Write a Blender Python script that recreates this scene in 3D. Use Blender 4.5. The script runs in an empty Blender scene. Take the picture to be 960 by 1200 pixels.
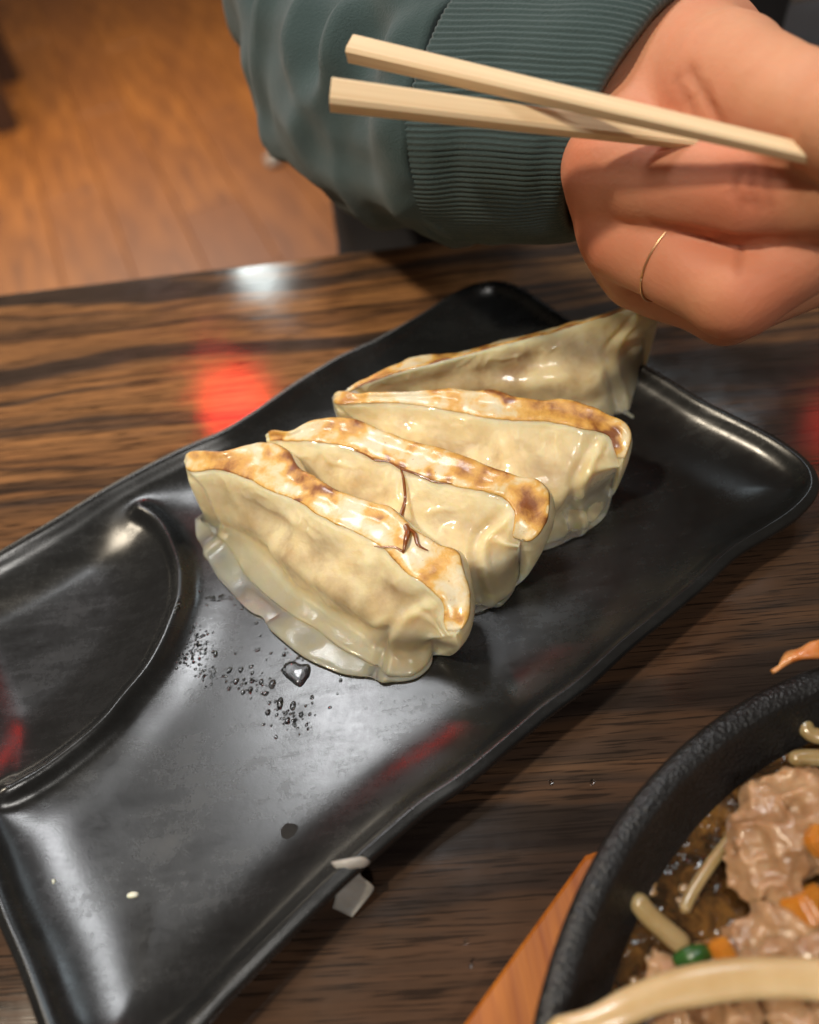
import bpy, math, random
import numpy as np
from mathutils import Matrix, Vector

random.seed(7)
S = bpy.context.scene
C = S.collection
CM = 0.01

# ------------------------------------------------------------------ camera
CAM_H = 17.4                      # centimetres above the table top
F_PX, PITCH, ROLL = 870.0, math.radians(51.8), math.radians(-10.0)
_f = np.array([0, math.cos(PITCH), -math.sin(PITCH)])
_r = np.array([1.0, 0, 0])
_u = np.cross(_r, _f)
RIGHT = math.cos(ROLL) * _r + math.sin(ROLL) * _u
UP = -math.sin(ROLL) * _r + math.cos(ROLL) * _u
CAM = np.array([0, 0, CAM_H])

def ray(px, py):
    d = _f + (px - 480) / F_PX * RIGHT - (py - 600) / F_PX * UP
    return d / np.linalg.norm(d)

def at_z(px, py, z):              # the place's point at height z (cm)
    d = ray(px, py)
    return CAM + d * ((z - CAM_H) / d[2])

def at_d(px, py, dist):           # the place's point at a distance (cm)
    return CAM + ray(px, py) * dist

def pixel(P):                     # where the camera sees points of the place
    d = np.asarray(P) - CAM
    z = d @ _f
    return np.stack([480 + F_PX * (d @ RIGHT) / z, 600 - F_PX * (d @ UP) / z], -1)

def mirror(px, py, dist):         # where a lamp hangs whose reflection a level surface shows
    p = at_z(px, py, 0.0)
    d = ray(px, py) * np.array([1, 1, -1])
    return p + d * dist

cam_data = bpy.data.cameras.new('camera')
cam = bpy.data.objects.new('camera', cam_data)
C.objects.link(cam)
M = Matrix.Identity(4)
for i in range(3):
    M[i][0], M[i][1], M[i][2], M[i][3] = RIGHT[i], UP[i], -_f[i], CAM[i] * CM
cam.matrix_world = M
cam_data.sensor_fit = 'HORIZONTAL'
cam_data.sensor_width = 7.51
cam_data.lens = 7.51 * F_PX / 960
cam_data.clip_start = 0.005
cam_data.clip_end = 60
cam_data.dof.use_dof = True
cam_data.dof.focus_distance = 0.183
cam_data.dof.aperture_fstop = 1.8
S.camera = cam

# ------------------------------------------------------------------ light
W = bpy.data.worlds.new('World')
S.world = W
W.use_nodes = True
W.node_tree.nodes['Background'].inputs[0].default_value = (1.0, 0.78, 0.58, 1)
W.node_tree.nodes['Background'].inputs[1].default_value = 0.10

def lamp(name, pos, target, size, power, colour, shape='DISK'):
    l = bpy.data.lights.new(name, 'AREA')
    l.shape = shape
    l.size = size
    l.energy = power
    l.color = colour
    o = bpy.data.objects.new(name, l)
    C.objects.link(o)
    p = Vector([c * CM for c in pos])
    t = Vector([c * CM for c in target])
    o.location = p
    o.rotation_euler = (t - p).to_track_quat('-Z', 'Y').to_euler()
    return o

MID = at_z(450, 650, 1.0)
lamp('ceiling_lamp', mirror(400, 835, 150), MID, 0.32, 8.5, (0.96, 0.98, 1.0))
lamp('area_lamp', (-85, 0, 150), MID, 0.12, 20, (1.0, 0.86, 0.66))
lamp('area_lamp', (10, -85, 125), MID, 0.26, 7.0, (1.0, 0.96, 0.90))  # added fill from the front that brightens the dumplings' near sides
lamp('area_lamp', mirror(302, 310, 170), at_z(300, 312, 0), 0.11, 0.55, (0.9, 1.0, 0.98))
lamp('red_lamp', mirror(278, 478, 150), at_z(278, 478, 0), 0.145, 1.5, (1.0, 0.03, 0.02))
lamp('red_lamp', mirror(985, 500, 150), at_z(985, 500, 0), 0.13, 0.15, (1.0, 0.03, 0.02))
lamp('area_lamp', (-90, 210, 25), (-80, 210, -72), 1.6, 27, (1.0, 0.88, 0.7))  # added low fill that brightens the floor, out of view
lamp('panel_lamp', (-60, 310, 95), MID, 0.9, 7, (0.82, 0.93, 1.0), 'SQUARE')
lamp('panel_lamp', mirror(755, 585, 130), at_z(755, 585, 0), 0.30, 2.2, (0.80, 0.93, 1.0), 'SQUARE')

S.view_settings.view_transform = 'Standard'
S.view_settings.look = 'None'
S.view_settings.exposure = 0.0
S.view_settings.gamma = 1.0
S.view_settings.use_curve_mapping = False
S.cycles.use_denoising = True
S.cycles.max_bounces = 10
S.cycles.sample_clamp_indirect = 6

# ------------------------------------------------------------------ helpers
def link(name, verts, faces, mat, parent=None, smooth=True, attrs=None):
    me = bpy.data.meshes.new(name)
    v = np.asarray(verts, float) * CM
    me.from_pydata(v.tolist(), [], [list(map(int, f)) for f in faces])
    me.update()
    if smooth:
        me.polygons.foreach_set('use_smooth', [True] * len(me.polygons))
    if attrs:
        for k, a in attrs.items():
            at = me.attributes.new(k, 'FLOAT', 'POINT')
            at.data.foreach_set('value', np.asarray(a, float))
    if mat:
        me.materials.append(mat)
    o = bpy.data.objects.new(name, me)
    C.objects.link(o)
    if parent:
        o.parent = parent
    return o

def tag(o, label=None, cat=None, group=None, kind=None):
    for k, v in (('label', label), ('category', cat), ('group', group), ('kind', kind)):
        if v:
            o[k] = v
    return o

def thing(name, label, cat, group=None):
    o = bpy.data.objects.new(name, None)
    C.objects.link(o)
    o.empty_display_size = 0.01
    return tag(o, label, cat, group)

def set_base(root, loc):
    """moves the Empty to the thing's base and keeps its parts where they stand"""
    v = Vector([c * CM for c in loc])
    root.location = v
    for ch in root.children:
        ch.data.transform(Matrix.Translation(-v))
        for g in ch.children:
            g.data.transform(Matrix.Translation(-v))

def _hash(ix, iy, iz, seed):
    n = (ix.astype(np.int64) * 374761393 + iy.astype(np.int64) * 668265263 + iz.astype(np.int64) * 2147483647 + seed * 1274126177) & 0xFFFFFFFF
    n = ((n ^ (n >> 13)) * 1274126177) & 0xFFFFFFFF
    n = n ^ (n >> 16)
    return (n & 0xFFFF) / 32767.5 - 1.0

def vnoise(P, scale, seed=0):
    P = np.asarray(P, float) * scale
    i = np.floor(P).astype(np.int64)
    f = P - i
    f = f * f * f * (f * (f * 6 - 15) + 10)
    out = 0
    for dx in (0, 1):
        for dy in (0, 1):
            for dz in (0, 1):
                w = (f[..., 0] if dx else 1 - f[..., 0]) * (f[..., 1] if dy else 1 - f[..., 1]) * (f[..., 2] if dz else 1 - f[..., 2])
                out = out + w * _hash(i[..., 0] + dx, i[..., 1] + dy, i[..., 2] + dz, seed)
    return out

def fbm(P, scale, seed=0, octs=3):
    o, a = 0, 1.0
    for k in range(octs):
        o = o + a * vnoise(P, scale * 2 ** k, seed + k * 17)
        a *= 0.5
    return o

def resample(pts, n):
    pts = np.asarray(pts, float)
    # smooth the polyline first with Catmull-Rom, then space evenly
    p = np.vstack([2 * pts[0] - pts[1], pts, 2 * pts[-1] - pts[-2]])
    out = []
    for i in range(1, len(p) - 2):
        t = np.linspace(0, 1, 10, endpoint=False)[:, None]
        a, b, c, d = p[i - 1], p[i], p[i + 1], p[i + 2]
        out.append(0.5 * (2 * b + (c - a) * t + (2 * a - 5 * b + 4 * c - d) * t ** 2 + (3 * b - a - 3 * c + d) * t ** 3))
    out = np.vstack(out + [pts[-1:]])
    L = np.r_[0, np.cumsum(np.linalg.norm(np.diff(out, axis=0), axis=1))]
    s = np.linspace(0, L[-1], n)
    return np.stack([np.interp(s, L, out[:, k]) for k in range(out.shape[1])], 1)

def catmull_closed(R, m):
    """R: (k, n, 3) rails in a closed loop -> (k*m, n, 3)"""
    k = len(R)
    out = []
    for i in range(k):
        a, b, c, d = R[i - 1], R[i], R[(i + 1) % k], R[(i + 2) % k]
        for j in range(m):
            t = j / m
            out.append(0.5 * (2 * b + (c - a) * t + (2 * a - 5 * b + 4 * c - d) * t ** 2 + (3 * b - a - 3 * c + d) * t ** 3))
    return np.array(out)

def grid_faces(nv, nu, close_v=True, caps=True, base=0):
    f = []
    for i in range(nv if close_v else nv - 1):
        a, b = i * nu, ((i + 1) % nv) * nu
        for j in range(nu - 1):
            f.append((base + a + j, base + a + j + 1, base + b + j + 1, base + b + j))
    if caps and close_v:
        f.append([base + i * nu for i in range(nv)])
        f.append([base + i * nu + nu - 1 for i in range(nv)][::-1])
    return f

def grid_normals(G, close_v=True):
    du = np.gradient(G, axis=1)
    dv = (np.roll(G, -1, 0) - np.roll(G, 1, 0)) if close_v else np.gradient(G, axis=0)
    n = np.cross(du, dv)
    return n / (np.linalg.norm(n, axis=-1, keepdims=True) + 1e-9)

def tube(path, radii, sides=12, up=None, squash=1.0, ends=True):
    """verts, faces of a tube along a path of (cm) points"""
    path = np.asarray(path, float)
    radii = np.broadcast_to(np.asarray(radii, float), (len(path),)).copy()
    T = np.gradient(path, axis=0)
    T /= np.linalg.norm(T, axis=1, keepdims=True) + 1e-9
    up = np.array([0, 0, 1.0]) if up is None else np.asarray(up, float)
    A = np.cross(T, up)
    A /= np.linalg.norm(A, axis=1, keepdims=True) + 1e-9
    B = np.cross(A, T)
    th = np.linspace(0, 2 * np.pi, sides, endpoint=False)
    V = path[None] + radii[None, :, None] * (np.cos(th)[:, None, None] * A[None] + squash * np.sin(th)[:, None, None] * B[None])
    return V.reshape(-1, 3), grid_faces(sides, len(path), True, ends)

def round_ends(path, r, n=6):
    """radius profile with rounded ends for a tube of even radius"""
    L = np.r_[0, np.cumsum(np.linalg.norm(np.diff(path, axis=0), axis=1))]
    d = np.minimum(L, L[-1] - L)
    return r * np.sqrt(np.clip(1 - (1 - np.clip(d / r, 0.03, 1)) ** 2, 0.02, 1))

def surface_nets(Fn, lo, hi, h):
    ax = [np.arange(lo[k], hi[k] + h, h) for k in range(3)]
    X = np.stack(np.meshgrid(*ax, indexing='ij'), -1)
    D = Fn(X)
    n = D.shape
    corners = [(i, j, k) for i in (0, 1) for j in (0, 1) for k in (0, 1)]
    sub = lambda A, c: A[c[0]:n[0] - 1 + c[0], c[1]:n[1] - 1 + c[1], c[2]:n[2] - 1 + c[2]]
    acc = np.zeros((n[0] - 1, n[1] - 1, n[2] - 1, 3))
    cnt = np.zeros(acc.shape[:3])
    for a in corners:
        for k in range(3):
            if a[k]:
                continue
            b = list(a); b[k] = 1
            da, db = sub(D, a), sub(D, b)
            m = (da < 0) != (db < 0)
            t = np.where(m, da / np.where(m, da - db, 1), 0)
            for q in range(3):
                acc[..., q] += np.where(m, a[q] + (t if q == k else 0), 0)
            cnt += m
    act = cnt > 0
    idx = -np.ones(act.shape, int)
    idx[act] = np.arange(act.sum())
    ii = np.argwhere(act)
    V = np.asarray(lo) + h * (ii + acc[act] / cnt[act][:, None])
    F = []
    for k in range(3):
        i1, i2 = (k + 1) % 3, (k + 2) % 3
        s0 = [slice(None)] * 3; s1 = [slice(None)] * 3
        s0[k] = slice(0, -1); s1[k] = slice(1, None)
        m = (D[tuple(s0)] < 0) != (D[tuple(s1)] < 0)
        e = np.argwhere(m)
        for p in (i1, i2):
            e = e[(e[:, p] > 0) & (e[:, p] < n[p] - 1)]
        neg = D[tuple(e.T)] < 0
        q = []
        for o1, o2 in ((-1, -1), (0, -1), (0, 0), (-1, 0)):
            c = e.copy(); c[:, i1] += o1; c[:, i2] += o2
            q.append(idx[tuple(c.T)])
        q = np.array(q).T
        q[~neg] = q[~neg][:, ::-1]
        F.append(q)
    F = np.vstack(F)
    return V, F[(F >= 0).all(1)]

def cone_sdf(X, a, b, ra, rb):
    a, b = np.asarray(a), np.asarray(b)
    ab = b - a
    t = np.clip(((X - a) @ ab) / (ab @ ab), 0, 1)
    return np.linalg.norm(X - a - t[..., None] * ab, axis=-1) - (ra + (rb - ra) * t)

def smin(a, b, k):
    h = np.clip(0.5 + 0.5 * (b - a) / k, 0, 1)
    return b + (a - b) * h - k * h * (1 - h)

# ------------------------------------------------------------------ materials
class Mat:
    def __init__(s, name, **kw):
        s.m = bpy.data.materials.new(name)
        s.m.use_nodes = True
        s.nt = s.m.node_tree
        s.b = s.nt.nodes['Principled BSDF']
        for k, v in kw.items():
            s.set(k.replace('_', ' '), v)
    def set(s, k, v):
        i = s.b.inputs[k]
        if hasattr(v, 'is_output'):
            s.nt.links.new(v, i)
        elif isinstance(v, (tuple, list)) and i.type == 'RGBA':
            i.default_value = (*v, 1)[:4]
        else:
            i.default_value = v
    def n(s, typ, **kw):
        nd = s.nt.nodes.new(typ)
        for k, v in kw.items():
            if k.startswith('i_'):
                k = k[2:]
                k = int(k) if k.isdigit() else k.replace('_', ' ')
                if hasattr(v, 'is_output'):
                    s.nt.links.new(v, nd.inputs[k])
                else:
                    nd.inputs[k].default_value = v
            else:
                setattr(nd, k, v)
        return nd
    def coord(s, scale=(1, 1, 1), rot=(0, 0, 0)):
        tc = s.n('ShaderNodeTexCoord')
        mp = s.n('ShaderNodeMapping')
        mp.inputs['Scale'].default_value = scale
        mp.inputs['Rotation'].default_value = rot
        s.nt.links.new(tc.outputs['Object'], mp.inputs['Vector'])
        return mp.outputs[0]
    def noise(s, vec, scale, detail=4, rough=0.5, dist=0.0):
        return s.n('ShaderNodeTexNoise', i_Vector=vec, i_Scale=scale, i_Detail=detail, i_Roughness=rough, i_Distortion=dist).outputs['Fac']
    def ramp(s, fac, stops):
        r = s.n('ShaderNodeValToRGB', i_Fac=fac)
        e = r.color_ramp.elements
        while len(e) < len(stops):
            e.new(0.5)
        for k, (p, c) in enumerate(stops):
            e[k].position = p
            e[k].color = (*c, 1) if isinstance(c, (tuple, list)) else (c, c, c, 1)
        return r.outputs['Color']
    def mix(s, fac, a, b, blend='MIX'):
        nd = s.n('ShaderNodeMix', data_type='RGBA', blend_type=blend)
        for i, v in ((0, fac), (6, a), (7, b)):
            if hasattr(v, 'is_output'):
                s.nt.links.new(v, nd.inputs[i])
            elif i:
                nd.inputs[i].default_value = (*v, 1)
            else:
                nd.inputs[i].default_value = v
        return nd.outputs[2]
    def math(s, op, a, b=0.0):
        return s.n('ShaderNodeMath', operation=op, i_0=a, i_1=b).outputs[0]
    def bump(s, h, strength=0.3, dist=0.001, normal=None):
        nd = s.n('ShaderNodeBump', i_Height=h, i_Strength=strength, i_Distance=dist)
        if normal is not None:
            s.nt.links.new(normal, nd.inputs['Normal'])
        s.nt.links.new(nd.outputs[0], s.b.inputs['Normal'])
        return nd.outputs[0]
    def attr(s, name):
        return s.n('ShaderNodeAttribute', attribute_name=name).outputs['Fac']

# --- striped dark wood of the table
EDGE_ANG = math.atan2(at_z(670, 265, 0)[1] - at_z(0, 345, 0)[1], at_z(670, 265, 0)[0] - at_z(0, 345, 0)[0])
m = Mat('striped_wood', Roughness=0.3, Specular_IOR_Level=0.75)
v = m.coord()
warp = m.noise(m.coord((3, 10, 1)), 2.0, 3)
vv = m.n('ShaderNodeVectorMath', operation='ADD', i_0=m.coord((0.9, 34, 1)), i_1=(0, 0, 0))
wv = m.n('ShaderNodeCombineXYZ', i_Y=m.math('MULTIPLY', warp, 1.3))
m.nt.links.new(wv.outputs[0], vv.inputs[1])
bands = m.noise(vv.outputs[0], 1.0, 3, 0.55)
fine = m.noise(m.coord((10, 420, 1)), 1.0, 4, 0.6)
pores = m.noise(m.coord((55, 1500, 1)), 1.0, 2, 0.6)
col = m.ramp(bands, [(0.36, (0.030, 0.021, 0.017)), (0.43, (0.075, 0.047, 0.033)), (0.47, (0.32, 0.150, 0.058)), (0.54, (0.25, 0.115, 0.046)), (0.57, (0.060, 0.034, 0.022)), (0.63, (0.34, 0.160, 0.062))])
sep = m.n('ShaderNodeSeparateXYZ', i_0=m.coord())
near_dark = m.n('ShaderNodeMapRange', i_Value=m.math('ADD', sep.outputs['Y'], m.math('MULTIPLY', sep.outputs['X'], -0.18)), i_1=-0.085, i_2=-0.15, i_3=0.0, i_4=0.86).outputs[0]
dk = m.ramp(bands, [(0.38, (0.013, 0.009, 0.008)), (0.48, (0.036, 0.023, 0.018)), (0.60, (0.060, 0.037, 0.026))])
col = m.mix(near_dark, col, dk)  # stripes turn darker towards the near side of the top
col = m.mix(m.ramp(fine, [(0.33, 0.6), (0.58, 0.0)]), col, (0.030, 0.021, 0.016))
col = m.mix(m.ramp(pores, [(0.52, 0.0), (0.62, 0.75)]), col, (0.009, 0.006, 0.005))
m.set('Base Color', col)
smear = m.noise(v, 45, 5, 0.6)
m.set('Roughness', m.ramp(smear, [(0.35, 0.08), (0.7, 0.17)]))
m.bump(pores, 0.05, 0.0003)
WOOD = m.m

m = Mat('table_edge_band', Base_Color=(0.03, 0.027, 0.026), Roughness=0.3)
m.bump(m.noise(m.coord((40, 40, 200)), 4), 0.1, 0.0005)
EDGE = m.m

# --- orange floor boards
m = Mat('orange_floorboard', Roughness=0.42)
rnd = m.n('ShaderNodeObjectInfo').outputs['Random']
g = m.noise(m.coord((14, 2.2, 3)), 2.2, 4, 0.6, 0.8)
base = m.mix(m.ramp(g, [(0.3, 0.0), (0.7, 1.0)]), (0.12, 0.036, 0.006), (0.36, 0.128, 0.022))
m.set('Base Color', m.mix(m.ramp(rnd, [(0, 0.0), (1, 0.8)]), base, (0.17, 0.055, 0.012)))
FLOORBOARD = m.m
m = Mat('dark_subfloor', Base_Color=(0.05, 0.025, 0.012), Roughness=0.7)
m.bump(m.noise(m.coord(), 20), 0.2, 0.002)
SUBFLOOR = m.m

# --- black glazed plate
m = Mat('black_glaze', Base_Color=(0.010, 0.0105, 0.011), Specular_IOR_Level=0.5)
v = m.coord()
cloud = m.noise(v, 55, 6, 0.68, 0.3)
speck = m.noise(v, 2200, 3, 0.7)
smud = m.noise(m.coord((30, 140, 30), (0, 0, 0.9)), 1.5, 6, 0.7, 0.4)
cloud = m.math('ADD', m.math('ADD', m.math('MULTIPLY', cloud, 0.45), m.math('MULTIPLY', smud, 0.35)), m.math('MULTIPLY', m.noise(v, 700, 4, 0.7), 0.2))
r = m.ramp(cloud, [(0.32, 0.17), (0.50, 0.25), (0.72, 0.42)])
m.set('Roughness', r)
m.set('Base Color', m.mix(m.ramp(cloud, [(0.40, 0.0), (0.75, 0.35)]), (0.009, 0.0095, 0.010), (0.030, 0.034, 0.036)))
hh = m.math('ADD', m.math('MULTIPLY', speck, 1.6), m.math('MULTIPLY', m.noise(v, 220, 4), 0.35))
m.bump(hh, 0.045, 0.0004)
GLAZE = m.m

# --- dumplings
def wrapper_mat():
    m = Mat('dumpling_wrapper', Roughness=0.30, Specular_IOR_Level=0.5)
    v = m.coord()
    n1 = m.noise(v, 130, 5, 0.6, 0.4)
    n2 = m.noise(v, 260, 4, 0.6)
    thin = m.attr('flap')
    fill = m.attr('fill')
    col = m.mix(m.ramp(n1, [(0.35, 0.0), (0.68, 1.0)]), (0.78, 0.63, 0.36), (0.86, 0.75, 0.49))
    fmask = m.math('MULTIPLY', fill, m.ramp(m.noise(v, 75, 4, 0.55, 0.3), [(0.40, 0.0), (0.66, 0.85)]))
    col = m.mix(fmask, col, (0.33, 0.185, 0.085))
    col = m.mix(m.math('MULTIPLY', fill, m.ramp(m.noise(v, 58, 3, 0.5, 0.2), [(0.56, 0.0), (0.70, 0.6)])), col, (0.52, 0.46, 0.24))
    col = m.mix(m.math('MULTIPLY', thin, 0.55), col, (0.62, 0.56, 0.44))
    m.set('Base Color', col)
    m.set('Subsurface Weight', 0.8)
    m.set('Transmission Weight', m.math('MULTIPLY', thin, 0.62))
    m.set('IOR', 1.38)
    m.b.inputs['Subsurface Radius'].default_value = (1.0, 0.65, 0.32)
    m.set('Subsurface Scale', 0.007)
    m.set('Coat Weight', m.math('SUBTRACT', 0.4, m.math('MULTIPLY', thin, 0.25)))
    m.set('Coat Weight', m.math('MULTIPLY', m.ramp(m.noise(v, 170, 4, 0.6), [(0.40, 0.10), (0.62, 0.85)]), m.math('SUBTRACT', 1.0, m.math('MULTIPLY', thin, 0.6))))
    m.set('Coat Roughness', 0.07)
    m.set('Roughness', m.ramp(n2, [(0.3, 0.30), (0.7, 0.52)]))
    tight = m.attr('tight')
    rg = m.n('ShaderNodeTexVoronoi', i_Vector=m.n('ShaderNodeVectorMath', operation='ADD', i_0=v, i_1=m.n('ShaderNodeVectorMath', operation='SCALE', i_0=m.n('ShaderNodeTexNoise', i_Vector=v, i_Scale=160.0).outputs['Color'], i_Scale=0.006).outputs[0]).outputs[0], i_Scale=190.0, feature='SMOOTH_F1').outputs['Distance']
    hgt = m.math('ADD', m.math('ADD', m.math('MULTIPLY', n2, 0.5), n1), m.math('MULTIPLY', m.math('MULTIPLY', tight, rg), 2.6))
    m.bump(hgt, 0.26, 0.0013)
    return m.m
WRAPPER = wrapper_mat()

m = Mat('seared_crust', Roughness=0.45)
v = m.coord()
mp = m.n('ShaderNodeObjectInfo')
off = m.n('ShaderNodeVectorMath', operation='ADD', i_0=v, i_1=mp.outputs['Location'])
vv = off.outputs[0]
big = m.noise(vv, 110, 5, 0.62, 0.8)
mid = m.noise(vv, 420, 6, 0.7, 0.6)
spk = m.noise(vv, 1000, 2, 0.6)
edge = m.attr('edge')
spot = m.attr('brown')
brown = m.math('ADD', m.math('ADD', m.math('MULTIPLY', big, 0.62), m.math('MULTIPLY', mid, 0.34)), m.math('ADD', m.math('MULTIPLY', spot, 0.48), m.math('MULTIPLY', edge, m.math('MULTIPLY', mid, 0.42))))
col = m.ramp(brown, [(0.45, (0.80, 0.69, 0.49)), (0.57, (0.79, 0.59, 0.31)), (0.67, (0.76, 0.43, 0.10)), (0.82, (0.55, 0.27, 0.06)), (0.98, (0.24, 0.075, 0.015))])
col = m.mix(m.ramp(spk, [(0.68, 0.0), (0.75, 0.5)]), col, (0.30, 0.11, 0.03))
m.set('Base Color', col)
m.set('Subsurface Weight', 0.3)
m.b.inputs['Subsurface Radius'].default_value = (1.0, 0.6, 0.3)
m.set('Subsurface Scale', 0.0015)
m.set('Coat Weight', 0.45)
m.set('Coat Roughness', 0.16)
m.bump(m.math('ADD', mid, m.math('MULTIPLY', spk, 0.3)), 0.3, 0.0010)
CRUST = m.m

m = Mat('caramel', Base_Color=(0.20, 0.055, 0.008), Roughness=0.2, Coat_Weight=0.6)
m.set('Base Color', m.mix(m.noise(m.coord(), 400), (0.10, 0.022, 0.004), (0.34, 0.11, 0.02)))
CARAMEL = m.m

# --- skin, cloth
m = Mat('skin', Roughness=0.55)
v = m.coord()
n1 = m.noise(v, 60, 4, 0.6)
n2 = m.n('ShaderNodeTexVoronoi', i_Vector=v, i_Scale=900.0).outputs['Distance']
knk = m.attr('flush')
col = m.mix(m.ramp(n1, [(0.3, 0.0), (0.7, 1.0)]), (0.54, 0.24, 0.13), (0.62, 0.31, 0.18))
wr = m.attr('crease_shade')
blo = m.ramp(m.noise(v, 28, 3), [(0.42, 0.0), (0.62, 0.55)])
col = m.mix(blo, col, (0.60, 0.22, 0.135))
col = m.mix(knk, col, (0.58, 0.17, 0.09))
m.set('Base Color', m.mix(wr, col, (0.30, 0.085, 0.045)))  # shade painted into the creases and finger slit as a darker skin tone
m.set('Subsurface Weight', 0.35)
m.b.inputs['Subsurface Radius'].default_value = (1.0, 0.35, 0.2)
m.set('Subsurface Scale', 0.004)
m.set('Specular IOR Level', 0.3)
m.bump(m.math('ADD', m.math('MULTIPLY', n2, 0.5), m.noise(v, 900, 4, 0.6)), 0.16, 0.0006)
SKIN = m.m

m = Mat('teal_fleece', Roughness=1.0, Sheen_Weight=0.25, Specular_IOR_Level=0.08)
v = m.coord()
n1 = m.noise(v, 35, 4)
n2 = m.noise(v, 1800, 3, 0.8)
m.set('Base Color', m.mix(m.math('ADD', m.math('MULTIPLY', n1, 0.6), m.math('MULTIPLY', n2, 0.4)), (0.036, 0.060, 0.063), (0.072, 0.112, 0.115)))
m.bump(n2, 0.6, 0.0009)
FLEECE = m.m
m = Mat('dark_cloth', Base_Color=(0.018, 0.017, 0.02), Roughness=0.9)
m.bump(m.noise(m.coord(), 700), 0.3, 0.0008)
DARKCLOTH = m.m
m = Mat('grey_vinyl', Base_Color=(0.055, 0.06, 0.066), Roughness=0.5)
m.bump(m.noise(m.coord(), 500), 0.2, 0.0006)
VINYL = m.m
m = Mat('beige_piping', Base_Color=(0.55, 0.45, 0.32), Roughness=0.6)
m.bump(m.noise(m.coord(), 500), 0.2, 0.0006)
PIPING = m.m
m = Mat('dark_brown_wood', Roughness=0.45)
m.set('Base Color', m.mix(m.noise(m.coord((60, 60, 6)), 2, 4), (0.030, 0.014, 0.010), (0.075, 0.035, 0.022)))
DARKWOOD = m.m
m = Mat('gold', Base_Color=(0.80, 0.52, 0.30), Metallic=1.0, Roughness=0.38)
m.bump(m.noise(m.coord(), 900), 0.05, 0.0003)
GOLD = m.m

# --- chopstick wood
m = Mat('pale_birch', Roughness=0.55)
g = m.noise(m.coord((6, 420, 420)), 1.0, 4, 0.6)
m.set('Base Color', m.mix(m.ramp(g, [(0.35, 0.0), (0.65, 1.0)]), (0.66, 0.46, 0.26), (0.84, 0.66, 0.43)))
m.set('Subsurface Weight', 0.1)
m.set('Subsurface Scale', 0.001)
m.bump(g, 0.15, 0.0004)
BIRCH = m.m

# --- pan and food
m = Mat('cast_iron', Base_Color=(0.016, 0.016, 0.017), Roughness=0.34, Specular_IOR_Level=0.4)
v = m.coord()
n1 = m.n('ShaderNodeTexVoronoi', i_Vector=v, i_Scale=1700.0, feature='SMOOTH_F1').outputs['Distance']
n2 = m.noise(v, 900, 4, 0.6)
m.set('Base Color', m.mix(m.noise(v, 120, 4), (0.004, 0.004, 0.004), (0.014, 0.014, 0.015)))
m.bump(m.math('ADD', n1, n2), 0.45, 0.0006)
IRON = m.m

m = Mat('orange_wood', Roughness=0.45)
g = m.noise(m.coord((160, 8, 30), (0, 0, 0.5)), 1.5, 5, 0.6, 0.4)
k = m.noise(m.coord((60, 20, 30)), 1.0, 3)
col = m.mix(m.ramp(g, [(0.35, 0.0), (0.65, 1.0)]), (0.27, 0.066, 0.004), (0.46, 0.150, 0.014))
m.set('Base Color', m.mix(m.ramp(k, [(0.50, 0.0), (0.62, 0.75)]), col, (0.13, 0.04, 0.02)))
m.bump(g, 0.2, 0.0006)
TRIVETWOOD = m.m

m = Mat('brown_broth', Roughness=0.08)
v = m.coord()
n = m.noise(v, 130, 5, 0.65, 0.8)
m.set('Base Color', m.ramp(n, [(0.40, (0.010, 0.005, 0.002)), (0.52, (0.055, 0.025, 0.007)), (0.66, (0.17, 0.080, 0.018))]))
m.set('Subsurface Weight', 0.2)
m.set('Subsurface Scale', 0.003)
m.bump(m.noise(v, 170, 3), 0.7, 0.003)
m.set('Coat Weight', 0.8)
m.set('Coat Roughness', 0.03)
BROTH = m.m

def food(name, a, b, scale=180, rough=0.3, sss=0.4, coat=0.5, bump=0.3):
    m = Mat(name, Roughness=rough)
    v = m.coord()
    n = m.noise(v, scale, 4, 0.6)
    m.set('Base Color', m.mix(m.ramp(n, [(0.3, 0.0), (0.7, 1.0)]), a, b))
    m.set('Subsurface Weight', sss)
    m.b.inputs['Subsurface Radius'].default_value = (1.0, 0.5, 0.3)
    m.set('Subsurface Scale', 0.003)
    m.set('Coat Weight', coat)
    m.set('Coat Roughness', 0.12)
    m.bump(m.noise(v, scale * 3, 4), bump, 0.001)
    return m.m
MEAT = food('cooked_pork', (0.27, 0.14, 0.065), (0.48, 0.30, 0.165), 130, 0.36, 0.5, 0.28, 0.3)
SPROUT = food('bean_sprout', (0.36, 0.25, 0.10), (0.54, 0.41, 0.21), 120, 0.25, 0.5, 0.6, 0.1)
SPROUT.node_tree.nodes['Principled BSDF'].inputs['Transmission Weight'].default_value = 0.35
ONION = food('onion', (0.50, 0.34, 0.16), (0.64, 0.48, 0.27), 70, 0.3, 0.5, 0.5, 0.08)
CARROT = food('carrot', (0.42, 0.14, 0.012), (0.55, 0.22, 0.025), 200, 0.3, 0.4, 0.5, 0.15)
LEAF = food('green_onion', (0.010, 0.05, 0.008), (0.03, 0.11, 0.02), 260, 0.25, 0.2, 0.6, 0.2)
CRISP = food('fried_scrap', (0.48, 0.13, 0.015), (0.66, 0.32, 0.12), 250, 0.4, 0.3, 0.4, 0.4)
FILM = food('pale_scrap', (0.27, 0.245, 0.225), (0.38, 0.345, 0.32), 160, 0.4, 0.4, 0.2, 0.2)
RICE = food('rice_crumb', (0.7, 0.64, 0.52), (0.8, 0.75, 0.62), 400, 0.4, 0.5, 0.2, 0.1)
SAUCE = food('dark_sauce', (0.003, 0.0025, 0.0025), (0.006, 0.005, 0.0045), 300, 0.8, 0.0, 0.0, 0.3)

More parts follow.
